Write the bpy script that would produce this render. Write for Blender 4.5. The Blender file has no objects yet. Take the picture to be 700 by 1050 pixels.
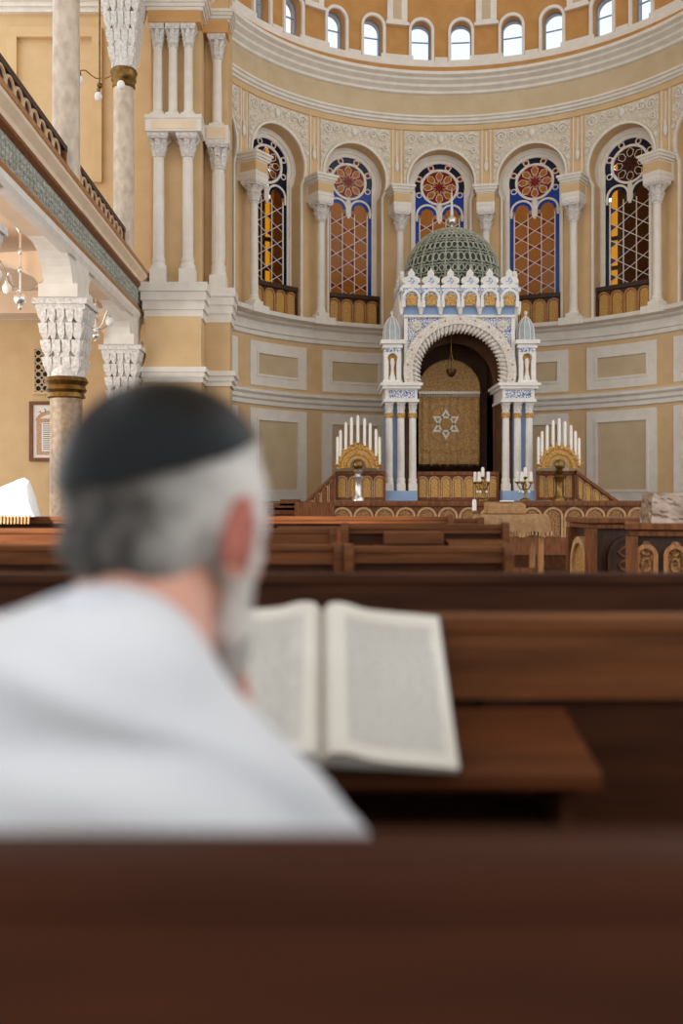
import bpy, math, random
from math import sin, cos, pi, radians, sqrt, asin, atan2
from mathutils import Vector, Matrix, noise as mnoise
random.seed(7)
SC = bpy.context.scene
COL = SC.collection

# ------------------------------------------------------------------ camera
F = 35 / 36 * 1050                      # focal length in pixels of the 700x1050 frame
cd = bpy.data.cameras.new('camera'); cam = bpy.data.objects.new('camera', cd); COL.objects.link(cam)
cam.location = (0, 0, 1.2); cam.rotation_euler = (pi / 2, 0, 0)
cd.lens = 35; cd.sensor_width = 36; cd.sensor_fit = 'AUTO'
cd.shift_x = 20 / 1050; cd.shift_y = -10 / 1050
cd.clip_start = 0.05; cd.clip_end = 200
cd.dof.use_dof = True; cd.dof.focus_distance = 19.5; cd.dof.aperture_fstop = 2.0
SC.camera = cam

# ------------------------------------------------------------------ daylight, exposure
wd = bpy.data.worlds.new('overcast_sky'); SC.world = wd; wd.use_nodes = True
bg = wd.node_tree.nodes['Background']
bg.inputs['Color'].default_value = (0.97, 0.98, 1.0, 1); bg.inputs['Strength'].default_value = 1.45
SC.view_settings.view_transform = 'Standard'; SC.view_settings.look = 'None'
SC.view_settings.gamma = 1; SC.view_settings.use_curve_mapping = False
SC.view_settings.exposure = -0.02
def lamp(name, kind, loc, target, energy, color, **kw):
    l = bpy.data.lights.new(name, kind); l.energy = energy; l.color = color
    for k, v in kw.items(): setattr(l, k, v)
    o = bpy.data.objects.new(name, l); COL.objects.link(o); o.location = loc
    o.rotation_euler = (Vector(target) - Vector(loc)).to_track_quat('-Z', 'Y').to_euler()
    return o
# low sun coming in under the gallery through an aisle window on the left
lamp('sunbeam', 'SPOT', (-12, 0.6, 6.2), (-2.0, 6.2, 1.08), 42000, (1.0, 0.88, 0.78), spot_size=radians(10.5), spot_blend=0.35, shadow_soft_size=0.12)

lamp('aisle_fill', 'AREA', (-7.6, 11.5, 2.9), (-4, 13.5, 2.6), 260, (1.0, 0.95, 0.88), shape='RECTANGLE', size=6, size_y=2.4)  # added fill lamp that brightens the aisle and its end wall

# ------------------------------------------------------------------ mesh helpers
class MB:
    def __init__(s): s.v = []; s.f = []
    def add(s, v, f):
        n = len(s.v); s.v += [tuple(p) for p in v]; s.f += [tuple(i + n for i in q) for q in f]; return s
    def box(s, x0, x1, y0, y1, z0, z1, n=1):
        v = []; f = []
        for i in range(n + 1):
            x = x0 + (x1 - x0) * i / n
            v += [(x, y0, z0), (x, y1, z0), (x, y1, z1), (x, y0, z1)]
        for i in range(n):
            a = i * 4; b = a + 4
            for k in range(4): f.append((a + k, a + (k + 1) % 4, b + (k + 1) % 4, b + k))
        f.append((3, 2, 1, 0)); e = n * 4; f.append((e, e + 1, e + 2, e + 3))
        return s.add(v, f)
    def prism(s, poly, c0, c1, axis='y'):
        """poly of 2-D points extruded along axis: y -> (a,c,b), x -> (c,a,b), z -> (a,b,c)"""
        n = len(poly)
        m = {'y': lambda a, b, c: (a, c, b), 'x': lambda a, b, c: (c, a, b), 'z': lambda a, b, c: (a, b, c)}[axis]
        v = [m(a, b, c0) for a, b in poly] + [m(a, b, c1) for a, b in poly]
        f = [tuple(range(n)), tuple(range(2 * n - 1, n - 1, -1))]
        for i in range(n): j = (i + 1) % n; f.append((i, i + n, j + n, j))
        return s.add(v, f)
    def strip(s, A, B, y0, y1, closed=False, back=False):
        """band between two outlines (x,z), front at y0, sides to y1"""
        n = len(A)
        v = [(x, y0, z) for x, z in A] + [(x, y0, z) for x, z in B] + [(x, y1, z) for x, z in A] + [(x, y1, z) for x, z in B]
        f = []
        m = n if closed else n - 1
        for i in range(m):
            j = (i + 1) % n
            f += [(i, j, n + j, n + i), (i, 2 * n + i, 2 * n + j, j), (n + i, n + j, 3 * n + j, 3 * n + i)]
            if back: f.append((2 * n + i, 3 * n + i, 3 * n + j, 2 * n + j))
        if not closed:
            f += [(0, n, 3 * n, 2 * n), (n - 1, 3 * n - 1, 4 * n - 1, 2 * n - 1)]
        return s.add(v, f)
    def lathe(s, prof, n=24, c=(0, 0, 0), a0=0, a1=2 * pi):
        full = abs(a1 - a0 - 2 * pi) < 1e-6; k = n if full else n + 1
        v = []; f = []
        for r, z in prof:
            for i in range(k):
                a = a0 + (a1 - a0) * i / n; v.append((c[0] + r * cos(a), c[1] + r * sin(a), c[2] + z))
        for j in range(len(prof) - 1):
            for i in range(n):
                i2 = (i + 1) % k; f.append((j * k + i, j * k + i2, (j + 1) * k + i2, (j + 1) * k + i))
        if full:
            if prof[0][0] > 1e-5: f.append(tuple(range(k))[::-1])
            if prof[-1][0] > 1e-5: f.append(tuple(range((len(prof) - 1) * k, len(prof) * k)))
        return s.add(v, f)
    def tube(s, pts, rad, n=8, caps=True, closed=False):
        pts = [Vector(p) for p in pts]; m = len(pts)
        if not hasattr(rad, '__len__'): rad = [rad] * m
        v = []; f = []; prev = None
        for i, p in enumerate(pts):
            t = (pts[(i + 1) % m] - pts[i - 1]) if closed else (pts[min(i + 1, m - 1)] - pts[max(i - 1, 0)])
            t.normalize()
            if prev is None:
                up = Vector((0, 0, 1)) if abs(t.z) < 0.9 else Vector((1, 0, 0)); u = t.cross(up).normalized()
            else:
                u = (prev - t * prev.dot(t)).normalized()
            prev = u; w = t.cross(u)
            for k in range(n):
                a = 2 * pi * k / n; v.append(p + (u * cos(a) + w * sin(a)) * rad[i])
        for i in range(m if closed else m - 1):
            i2 = (i + 1) % m
            for k in range(n):
                k2 = (k + 1) % n; f.append((i * n + k, i2 * n + k, i2 * n + k2, i * n + k2))
        if caps and not closed:
            f.append(tuple(range(n))); f.append(tuple(range((m - 1) * n, m * n))[::-1])
        return s.add(v, f)
    def ball(s, c, r, n=12, m=8, rot=None):
        if not hasattr(r, '__len__'): r = (r, r, r)
        v = []; f = []
        for j in range(m + 1):
            b = -pi / 2 + pi * j / m
            for i in range(n):
                a = 2 * pi * i / n
                p = Vector((r[0] * cos(b) * cos(a), r[1] * cos(b) * sin(a), r[2] * sin(b)))
                if rot: p = rot @ p
                v.append(Vector(c) + p)
        for j in range(m):
            for i in range(n):
                i2 = (i + 1) % n; f.append((j * n + i, j * n + i2, (j + 1) * n + i2, (j + 1) * n + i))
        return s.add(v, f)
    def sweep(s, prof, u0, u1, nu):
        """closed profile of (y,z) run along x (bent later)"""
        n = len(prof); v = []; f = []
        for i in range(nu + 1):
            x = u0 + (u1 - u0) * i / nu
            v += [(x, y, z) for y, z in prof]
        for i in range(nu):
            for k in range(n):
                k2 = (k + 1) % n; f.append((i * n + k, i * n + k2, (i + 1) * n + k2, (i + 1) * n + k))
        f.append(tuple(range(n))); f.append(tuple(range(nu * n, nu * n + n))[::-1])
        return s.add(v, f)
    def mesh(s, name, m, fn=None, smooth=False):
        me = bpy.data.meshes.new(name)
        me.from_pydata([fn(*p) for p in s.v] if fn else s.v, [], s.f)
        if m: me.materials.append(m)
        import bmesh
        b = bmesh.new(); b.from_mesh(me); bmesh.ops.recalc_face_normals(b, faces=b.faces); b.to_mesh(me); b.free()
        if smooth:
            me.polygons.foreach_set('use_smooth', [True] * len(me.polygons))
            me.set_sharp_from_angle(angle=radians(40))
        me.update(); return me
    def build(s, name, m, parent=None, fn=None, smooth=False, bevel=0):
        return put(name, s.mesh(name, m, fn, smooth), parent, bevel=bevel)

def put(name, me, parent=None, loc=None, rz=None, bevel=0):
    o = bpy.data.objects.new(name, me); COL.objects.link(o); o.parent = parent
    if loc is not None: o.location = loc
    if rz is not None: o.rotation_euler.z = rz
    if bevel:
        b = o.modifiers.new('edge', 'BEVEL'); b.width = bevel; b.segments = 2; b.limit_method = 'ANGLE'
    return o
def empty(name, loc=(0, 0, 0), rz=0):
    o = bpy.data.objects.new(name, None); COL.objects.link(o); o.location = loc; o.rotation_euler.z = rz
    o.empty_display_size = 0.1; return o
def tag(o, label=None, cat=None, group=None, kind=None):
    if label: o['label'] = label
    if cat: o['category'] = cat
    if group: o['group'] = group
    if kind: o['kind'] = kind
    return o
def thing(name, label, cat, loc=(0, 0, 0), rz=0, group=None): return tag(empty(name, loc, rz), label, cat, group)
def kids(o): return list(o.children)
def copy_tree(o, parent=None):
    c = o.copy(); COL.objects.link(c); c.parent = parent
    for ch in kids(o): copy_tree(ch, c)
    return c
def arc(cx, cz, r, a0, a1, n): return [(cx + r * cos(a0 + (a1 - a0) * i / n), cz + r * sin(a0 + (a1 - a0) * i / n)) for i in range(n + 1)]
def horseshoe(cz, r, leg, z0, n=24, cx=0):
    """outline from bottom left, up, round the arch, to bottom right"""
    a = math.acos(min(1, leg / r))
    p = arc(cx, cz, r, pi + a, -a, n)
    return [(cx - leg, z0)] + p + [(cx + leg, z0)]
def onto_rect(p, c, x0, x1, z0, z1):
    dx = p[0] - c[0]; dz = p[1] - c[1]; t = 1e9
    if dx > 1e-6: t = min(t, (x1 - c[0]) / dx)
    if dx < -1e-6: t = min(t, (x0 - c[0]) / dx)
    if dz > 1e-6: t = min(t, (z1 - c[1]) / dz)
    if dz < -1e-6: t = min(t, (z0 - c[1]) / dz)
    return (c[0] + dx * t, c[1] + dz * t)
def rect_around(outline, c, x0, x1, z0, z1):
    q = []
    for i, p in enumerate(outline):
        if i == 0: q.append((x0, z0))
        elif i == len(outline) - 1: q.append((x1, z0))
        else: q.append(onto_rect(p, c, x0, x1, z0, z1))
    for cx, cz in ((x0, z1), (x1, z1)):               # make the nearest point a true corner
        k = min(range(len(q)), key=lambda i: (q[i][0] - cx) ** 2 + (q[i][1] - cz) ** 2); q[k] = (cx, cz)
    return q

# ------------------------------------------------------------------ materials
def lin(c): return tuple(((x / 255) / 12.92 if x / 255 <= 0.04045 else ((x / 255 + 0.055) / 1.055) ** 2.4) for x in c) + (1,)
MATS = {}
def mat(name, c1, c2=None, rough=0.6, metal=0, scale=6, stretch=(1, 1, 1), bump=0, bscale=None, lo=0.35, hi=0.65, detail=4, tex='noise', spec=0.4, **kw):
    m = bpy.data.materials.new(name); m.use_nodes = True; nt = m.node_tree; N = nt.nodes; L = nt.links
    b = N['Principled BSDF']; b.inputs['Roughness'].default_value = rough; b.inputs['Metallic'].default_value = metal
    b.inputs['Specular IOR Level'].default_value = spec; b.inputs['Base Color'].default_value = lin(c1)
    for k, v in kw.items(): b.inputs[k.replace('_', ' ')].default_value = v
    if c2 or bump:
        tc = N.new('ShaderNodeTexCoord'); mp = N.new('ShaderNodeMapping'); mp.inputs['Scale'].default_value = stretch
        L.new(tc.outputs['Object'], mp.inputs['Vector'])
        def texture(sc):
            if tex == 'voronoi':
                t = N.new('ShaderNodeTexVoronoi'); t.feature = 'DISTANCE_TO_EDGE'; t.inputs['Scale'].default_value = sc; o = t.outputs['Distance']
            elif tex == 'cells':
                t = N.new('ShaderNodeTexVoronoi'); t.inputs['Scale'].default_value = sc; o = t.outputs['Distance']
            else:
                t = N.new('ShaderNodeTexNoise'); t.inputs['Scale'].default_value = sc; t.inputs['Detail'].default_value = detail; o = t.outputs['Fac']
            L.new(mp.outputs['Vector'], t.inputs['Vector']); return o
        o = texture(scale)
        if c2:
            r = N.new('ShaderNodeValToRGB'); r.color_ramp.elements[0].position = lo; r.color_ramp.elements[1].position = hi
            r.color_ramp.elements[0].color = lin(c1); r.color_ramp.elements[1].color = lin(c2)
            L.new(o, r.inputs['Fac']); L.new(r.outputs['Color'], b.inputs['Base Color'])
        if bump:
            bp = N.new('ShaderNodeBump'); bp.inputs['Strength'].default_value = bump; bp.inputs['Distance'].default_value = 0.02
            L.new(texture(bscale) if bscale else o, bp.inputs['Height']); L.new(bp.outputs['Normal'], b.inputs['Normal'])
    MATS[name] = m; return m
def glass(name, tint, diff, fac=0.5, rough=0.15):
    """coloured window glass: tinted see-through with a matt, slightly shiny share"""
    m = bpy.data.materials.new(name); m.use_nodes = True; nt = m.node_tree; N = nt.nodes; L = nt.links
    b = N['Principled BSDF']; b.inputs['Base Color'].default_value = lin(diff); b.inputs['Roughness'].default_value = rough
    t = N.new('ShaderNodeBsdfTransparent'); t.inputs['Color'].default_value = lin(tint)
    mx = N.new('ShaderNodeMixShader'); mx.inputs[0].default_value = fac
    L.new(t.outputs[0], mx.inputs[1]); L.new(b.outputs[0], mx.inputs[2]); L.new(mx.outputs[0], N['Material Output'].inputs['Surface'])
    MATS[name] = m; return m

YEL = mat('ochre_plaster', (218, 186, 140), (210, 177, 130), rough=0.8, scale=2.5)
ORA = mat('orange_plaster', (196, 146, 86), (186, 134, 74), rough=0.8, scale=3)
BEI = mat('beige_plaster', (206, 186, 152), (198, 176, 140), rough=0.8, scale=2.5)
PIN = mat('blush_plaster', (226, 200, 172), (219, 190, 160), rough=0.8, scale=2)
WHI = mat('white_plaster', (234, 228, 217), (226, 218, 205), rough=0.7, scale=5)
ORN = mat('white_scroll_relief', (206, 193, 170), (224, 214, 196), rough=0.75, scale=9, tex='voronoi', lo=0.0, hi=0.22, bump=.6, stretch=(1, 1, 1))
CARV = mat('white_carving', (236, 232, 226), (206, 198, 188), rough=0.65, scale=26, bump=0.8)
MAR = mat('mottled_marble', (218, 202, 182), (188, 170, 150), rough=0.35, scale=6, detail=9, lo=0.35, hi=0.7, stretch=(1.6, 1.6, 1))
CREAM = mat('cream_plaster', (240, 218, 188), (232, 208, 176), rough=.7, scale=4)
OCH = mat('deep_ochre_plaster', (212, 166, 108), (204, 156, 98), rough=.8, scale=3)
BRZ = mat('aged_brass', (150, 118, 66), (112, 84, 44), rough=0.35, metal=0.9, scale=12)
GOLD = mat('gilded_carving', (228, 182, 104), (160, 112, 54), rough=0.4, metal=0.3, scale=55, bump=0.8, lo=0.4, hi=0.6)
SILV = mat('pale_silver', (226, 222, 216), rough=0.25, metal=0.8)
GRN = mat('green_carved_frieze', (92, 94, 86), (170, 172, 160), rough=0.7, scale=30, tex='cells', lo=0.15, hi=0.5, bump=0.9)
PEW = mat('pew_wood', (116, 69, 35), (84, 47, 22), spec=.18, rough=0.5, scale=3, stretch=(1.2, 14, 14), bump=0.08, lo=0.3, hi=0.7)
PEWD = mat('dark_shaded_pew_wood', (72, 38, 17), (50, 25, 11), spec=.15, rough=0.55, scale=3, stretch=(1.2, 14, 14), bump=0.08, lo=0.3, hi=0.7)  # wood of the dark pew; puts shade into other pews' recessed panels
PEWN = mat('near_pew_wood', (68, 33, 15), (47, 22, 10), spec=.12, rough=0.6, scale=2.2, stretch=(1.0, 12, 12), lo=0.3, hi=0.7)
OAK = mat('carved_oak', (138, 84, 46), (102, 60, 32), spec=.25, rough=0.5, scale=4, stretch=(8, 8, 1.5), bump=0.1)
DKW = mat('dark_carved_wood', (72, 44, 28), (50, 29, 18), rough=0.5, scale=5, stretch=(6, 6, 1.5))
PALE = mat('pale_carved_wood', (200, 160, 114), (176, 134, 90), rough=.5, scale=12)
TANW = mat('tan_wood', (188, 134, 82), (156, 106, 62), rough=0.45, scale=4, stretch=(8, 8, 1.5))
BLUE = mat('pale_blue_paint', (150, 176, 208), (138, 164, 198), rough=0.55, scale=4)
TILE = mat('blue_arabesque', (52, 84, 150), (230, 228, 224), rough=0.5, scale=22, tex='voronoi', lo=0.04, hi=0.14)
TILEP = mat('pale_blue_arabesque', (120, 150, 190), (226, 226, 222), rough=0.5, scale=16, tex='voronoi', lo=0.05, hi=0.2)
ARKW = mat('ark_white', (236, 232, 226), (224, 218, 208), rough=0.55, scale=8)
ARKC = mat('ark_carved_white', (238, 232, 222), (196, 184, 168), rough=0.6, scale=30, bump=0.7, lo=0.3, hi=0.7)
VERD = mat('verdigris_openwork', (192, 194, 176), (156, 160, 144), rough=0.5, metal=0.3, scale=14)
DARK = mat('dark_interior', (46, 40, 34), rough=0.9)
CURT = mat('gold_brocade', (222, 176, 112), (190, 142, 84), rough=0.6, scale=22, stretch=(1, 1, 1), bump=0.4, detail=6, lo=0.38, hi=0.62)
BROC = mat('gold_table_cloth', (176, 136, 90), (156, 116, 72), rough=0.5, scale=18, bump=0.2)
DULL = mat('dull_gilt', (176, 126, 72), (104, 68, 36), rough=.45, scale=40, bump=.8, lo=.42, hi=.62)
EMB = mat('silver_embroidery', (236, 228, 208), rough=0.45, metal=0.2)
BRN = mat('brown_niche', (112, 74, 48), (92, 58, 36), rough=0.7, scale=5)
WAX = mat('white_wax', (244, 238, 228), rough=0.5, Subsurface_Weight=0.2)
BULB = mat('opal_glass', (244, 242, 238), rough=0.15)
COLB = mat('brown_marble', (168, 142, 110), (132, 106, 76), rough=.3, scale=14, detail=8)
DESK = mat('desk_wood', (92, 49, 23), (64, 33, 15), spec=.15, rough=.5, scale=3, stretch=(1.2, 14, 14), lo=.3, hi=.7)
FLR = mat('parquet', (96, 62, 40), (76, 46, 28), rough=0.4, scale=4, stretch=(2, 8, 8))
CLOTH = mat('white_cloth', (242, 240, 236), rough=0.85, bump=0.05, scale=90)
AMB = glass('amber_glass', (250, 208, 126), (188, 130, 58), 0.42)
AMBD = glass('shaded_amber_glass', (240, 196, 96), (66, 44, 24), 0.28)  # amber glass with the dimness of the passage behind painted in
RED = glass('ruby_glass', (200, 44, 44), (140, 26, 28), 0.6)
REDD = glass('shaded_ruby_glass', (150, 30, 36), (74, 16, 20), 0.6)  # ruby glass with the same shade in its colour, for outer windows
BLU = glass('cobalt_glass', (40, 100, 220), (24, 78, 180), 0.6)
BLUD = glass('navy_glass', (24, 44, 96), (14, 26, 58), 0.6)  # navy of the ring panes; also the shaded blue of outer windows
CLR = glass('pale_window_glass', (240, 247, 255), (200, 220, 245), 0.06)
# ------------------------------------------------------------------ setting: floor, apse shell
AX, AY, R = 2.76, 17.8, 5.3
PITCH = R * pi / 8
def bend(x, y, z): a = x / R; r = R + y; return (r * sin(a), r * cos(a), z)
def apse_obj(mb, name, m, parent=None, i=0, **kw):
    o = mb.build(name, m, parent, fn=bend, **kw)
    if parent is None: o.location = (AX, AY, 0); o.rotation_euler.z = -i * pi / 8
    return o
UE = R * radians(73)
tag(MB().box(-9, 12, -1.5, 26, -0.2, 0).build('floor', FLR), kind='structure')

wall = apse_obj(MB().box(-UE, UE, 0, 0.35, 0, 5.2, 70), 'wall_apse', YEL); tag(wall, kind='structure')
def frame4(x0, x1, z0, z1, w, y0, y1):
    A = [(x0, z0), (x0, z1), (x1, z1), (x1, z0)]; B = [(x0 + w, z0 + w), (x0 + w, z1 - w), (x1 - w, z1 - w), (x1 - w, z0 + w)]
    return MB().strip(A, B, y0, y1, closed=True)
def fine(x0, x1, y0, y1, z0, z1): return MB().box(x0, x1, y0, y1, z0, z1, 8)
def bent_frame(x0, x1, z0, z1, w, y0, y1):
    m = MB(); m.box(x0, x1, y0, y1, z0, z0 + w, 8); m.box(x0, x1, y0, y1, z1 - w, z1, 8)
    m.box(x0, x0 + w, y0, y1, z0 + w, z1 - w); m.box(x1 - w, x1, y0, y1, z0 + w, z1 - w); return m
pm = {}
for key, z0, z1 in (('up', 3.68, 4.62), ('low', 1.22, 3.2)):
    pm[key] = (bent_frame(-0.83, 0.83, z0, z1, 0.2, -0.035, 0).mesh('panel_frame', WHI, bend),
               bent_frame(-0.63, 0.63, z0 + 0.2, z1 - 0.2, 0.05, -0.055, 0).mesh('panel_bead', WHI, bend),
               fine(-0.58, 0.58, -0.012, 0.0, z0 + 0.25, z1 - 0.25).mesh('panel_field', BEI, bend))
for i in range(-3, 4):
    for key in ('up', 'low'):
        a, b, c = pm[key]
        p = put('wall_panel', a, wall, rz=-i * pi / 8); put('bead', b, p); put('panel_field', c, p)
def cornice(name, prof, m, ue=UE, nu=72):
    o = apse_obj(MB().sweep(prof, -ue, ue, nu), name, m); tag(o, kind='structure'); return o
cornice('trim_1', [(0, 3.26), (-.05, 3.28), (-.05, 3.36), (-.1, 3.40), (-.1, 3.47), (-.16, 3.52), (-.16, 3.57), (0, 3.62)], WHI)
cornice('trim_2', [(0, 4.72), (-.06, 4.74), (-.06, 4.82), (-.1, 4.84), (-.1, 5.02), (-.2, 5.06), (-.2, 5.1), (-.44, 5.12), (-.46, 5.2), (0.4, 5.2)], WHI)
cornice('trim_3', [(0, 9.93), (-.05, 9.95), (-.05, 9.99), (-.1, 10.01), (-.1, 10.06), (-.14, 10.08), (-.14, 10.12), (0, 10.14)], WHI)
cornice('trim_4', [(0, 10.64), (-.05, 10.66), (-.05, 10.72), (-.14, 10.78), (-.14, 10.84), (-.24, 10.90), (-.24, 10.95), (-.33, 10.99), (-.33, 11.06), (0, 11.08)], WHI)
fz = apse_obj(MB().box(-UE, UE, 0, 0.35, 9.91, 10.66, 70), 'wall_frieze', BEI); tag(fz, kind='structure')
cornice('trim_5', [(0, 9.80), (-.03, 9.81), (-.03, 9.93), (0, 9.93)], YEL)
cornice('trim_6', [(0, 11.06), (-.12, 11.08), (-.12, 11.24), (0, 11.26)], ORA)
cornice('trim_7', [(0, 11.25), (-.09, 11.26), (-.09, 11.38), (0, 11.4)], WHI)

# bays of the upper wall, each with a horseshoe arch
CZ = 8.6
O = horseshoe(CZ, .77, .66, 5.2, 30)
bay = MB().strip(O, rect_around(O, (0, CZ), -PITCH / 2, PITCH / 2, 5.2, 9.93), 0, 0.45, back=True).mesh('bay_wall', YEL, bend)
arv = MB().strip(horseshoe(CZ, .77, .66, 5.2, 30), horseshoe(CZ, .82, .71, 5.2, 30), -.05, 0).mesh('archivolt', WHI, bend)
sp_in = arc(0, CZ, .83, pi + .22, -.22, 30)
sp_out = rect_around(sp_in, (0, CZ), -.87, .87, sp_in[0][1], 9.78)
spn = MB().strip(sp_in, sp_out, -.025, 0).mesh('spandrel_relief', ORN, bend)
scr = MB()
def spiral(cx, cz, r, a0, turns, s=1):
    pts = []
    for k in range(int(14 * turns) + 1):
        t = k / (14 * turns); a = a0 + s * 2 * pi * turns * t; q = r * (1 - .82 * t); pts.append((cx + q * cos(a), -.045, cz + q * sin(a)))
    scr.tube(pts, .02, 5)
for s in (-1, 1):
    spiral(s * .70, 9.60, .13, pi / 2 - s * 1.2, 1.6, s); spiral(s * .74, 9.33, .09, pi, 1.5, -s); spiral(s * .46, 9.63, .10, 0, 1.5, s)
    spiral(s * .24, 9.66, .075, 0, 1.4, -s); spiral(s * .79, 9.12, .065, 0, 1.4, s); spiral(s * .82, 8.95, .045, 0, 1.3, -s)
scr.ball((0, -.05, 9.62), (.07, .03, .10), 8, 5)
scm = scr.mesh('scrollwork', WHI, bend, True)
strip = MB().box(-.11, -.085, -.03, 0, 8.36, 9.8); strip.box(.085, .11, -.03, 0, 8.36, 9.8)
strip.ball((0, -.03, 8.95), (.05, .03, .12), 8, 6); strip.ball((0, -.03, 9.1), (.03, .03, .08), 8, 6); strip.box(-.014, .014, -.02, 0, 9.1, 9.75)
strm = strip.mesh('pilaster_strip', WHI, bend)
for i in range(-3, 4):
    b = put('bay_wall', bay, wall, rz=-i * pi / 8); put('archivolt', arv, b); put('spandrel_relief', spn, b); put('scrollwork', scm, b)
    if i < 3: put('pilaster_strip', strm, wall, rz=-(i + .5) * pi / 8)

# stained glass windows
GY0, GY1 = .325, .331
def pane(poly, name, m): return MB().prism(poly, GY0, GY1).mesh(name, m, bend)
def clipz(poly, lo, hi):
    for lim, sg in ((lo, 1), (hi, -1)):
        out = []
        for k in range(len(poly)):
            p, q = poly[k - 1], poly[k]; dp, dq = sg * (p[1] - lim), sg * (q[1] - lim)
            if dp * dq < 0: t = dp / (dp - dq); out.append((p[0] + (q[0] - p[0]) * t, lim))
            if dq >= 0: out.append(q)
        poly = out
        if len(poly) < 3: return []
    return poly
ZB, ZT, HA, HW = 5.25, 7.86, .185, .29
def window_meshes(amb, red, blu):
    W = []
    fr = MB().strip(horseshoe(CZ, .80, .69, 5.2, 30), horseshoe(CZ, .555, .54, 5.2, 30), .30, .37, back=True)
    fr.strip(horseshoe(CZ, .70, .62, 5.2, 30), horseshoe(CZ, .64, .58, 5.2, 30), .265, .30)
    W.append(('window_frame', fr.mesh('window_frame', WHI, bend)))
    tr = MB(); ty0, ty1 = .305, .345
    tr.strip(arc(0, CZ, .425, 0, 2 * pi, 32)[:-1], arc(0, CZ, .375, 0, 2 * pi, 32)[:-1], ty0, ty1, True, True)
    for s in (-1, 1):
        A = [(s * .27 + .255, 7.80)] + arc(s * .27, 7.95, .255, 0, pi, 16) + [(s * .27 - .255, 7.80)]
        B = [(s * .27 + .21, 7.80)] + arc(s * .27, 7.95, .21, 0, pi, 16) + [(s * .27 - .21, 7.80)]
        tr.strip(A, B, ty0, ty1, back=True)
        tr.box(s * .44 - .012, s * .44 + .012, ty0, ty1, ZB, ZT)
    for k in range(6):
        a = radians(-22.5 + 45 * k); x, z = .488 * cos(a), CZ + .488 * sin(a)
        tr.strip(arc(x, z, .068, 0, 2 * pi, 12)[:-1], arc(x, z, .048, 0, 2 * pi, 12)[:-1], ty0, ty1, True)
    tr.ball((0, .32, 8.12), (.06, .02, .07), 10, 6); tr.box(-.03, .03, ty0, ty1, 7.75, 8.1)
    W.append(('tracery', tr.mesh('tracery', WHI, bend)))
    ld = MB()
    for c in (-.145, .145): ld.box(c - .009, c + .009, .312, .338, ZB, ZT)
    hexes = []; tris = MB(); pn = []
    for k in (-1, 0, 1):
        x = k * HW; z = ZB + (HA if k else 0) - HA
        while z - HA < ZT:
            h = [(x, z - HA), (x + HW / 2, z - HA / 2), (x + HW / 2, z + HA / 2), (x, z + HA), (x - HW / 2, z + HA / 2), (x - HW / 2, z - HA / 2)]
            hc = clipz(h, ZB, ZT)
            if hc: pn.append(('pane', pane([(p[0] * 1, p[1]) for p in hc], 'hexagonal_pane', amb)))
            for e in ((0, 1), (2, 3), (3, 4), (5, 0)):
                p, q = h[e[0]], h[e[1]]
                if min(p[1], q[1]) > ZB - .01 and max(p[1], q[1]) < ZT + .01: ld.tube([(p[0], .325, p[1]), (q[0], .325, q[1])], .009, 4)
            for s in (-1, 1):
                t = clipz([(x, z + HA), (x + s * HW / 2, z + HA / 2), (x + s * HW / 2, z + 1.5 * HA)], ZB, ZT)
                if t: tris.prism(t, GY0, GY1)
            z += 2 * HA
    W.append(('glazing_bars', ld.mesh('glazing_bars', WHI, bend)))
    W.append(('red_triangle_panes', tris.mesh('red_triangle_panes', red, bend)))
    for s in (-1, 1):
        for q in range(4):
            z0 = ZB + (ZT - ZB) * q / 4; z1 = ZB + (ZT - ZB) * (q + 1) / 4
            W.append(('pane', pane([(s * .45, z0), (s * .55, z0), (s * .55, z1), (s * .45, z1)], 'border_pane', blu)))
        c = s * .27
        W.append(('pane', pane(arc(c, 7.95, .21, 0, pi, 14) + list(reversed(arc(c, 7.95, .14, 0, pi, 14))), 'arched_pane', blu)))
        W.append(('pane', pane([(c - .14, 7.86), (c + .14, 7.86)] + arc(c, 7.95, .14, 0, pi, 6), 'lancet_pane', amb)))
        pts = [(s * .55, 8.45)] + [(.425 * s * sin(radians(t)), CZ + .425 * cos(radians(t))) for t in range(110, 172, 10)] + \
              [(c - s * .255 * cos(radians(t)), 7.95 + .255 * sin(radians(t))) for t in range(40, 181, 14)] + [(s * .55, 7.92)]
        W.append(('pane', pane(pts, 'spandrel_pane', blu)))
    for k in range(6):
        a = -22.5 + 45 * k
        W.append(('pane', pane(arc(.488 * cos(radians(a)), CZ + .488 * sin(radians(a)), .048, 0, 2 * pi, 10)[:-1], 'roundel_pane', red)))
        if k < 5:
            W.append(('pane', pane(arc(0, CZ, .552, radians(a + 8), radians(a + 37), 5) + list(reversed(arc(0, CZ, .425, radians(a + 8), radians(a + 37), 5))), 'ring_pane', BLUD)))
    star = []
    for k in range(16):
        r = .155 if k % 2 == 0 else .075; a = pi / 8 * k; star.append((r * cos(a), CZ + r * sin(a)))
    W.append(('pane', pane(star, 'star_pane', red)))
    rl = MB()
    for k in range(8):
        a = pi / 4 * k; ca, sa = cos(a), sin(a)
        def P(r, t): return (r * cos(a + t), CZ + r * sin(a + t))
        pet = [P(.165, 0), P(.20, .28), P(.30, .26), P(.365, 0), P(.30, -.26), P(.20, -.28)]
        W.append(('pane', pane(pet, 'petal_pane', amb)))
        a2 = a + pi / 8
        def P2(r, t): return (r * cos(a2 + t), CZ + r * sin(a2 + t))
        W.append(('pane', pane([P2(.08, 0), P2(.2, .12), P2(.3, .13), P2(.37, .3), P2(.37, 0), P2(.37, -.3), P2(.3, -.13), P2(.2, -.12)], 'small_pane', red)))
        loop = [(p[0], .325, p[1]) for p in pet]; rl.tube(loop, .008, 4, closed=True)
    W.append(('rose_tracery', rl.mesh('rose_tracery', WHI, bend)))
    return W + pn
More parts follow.
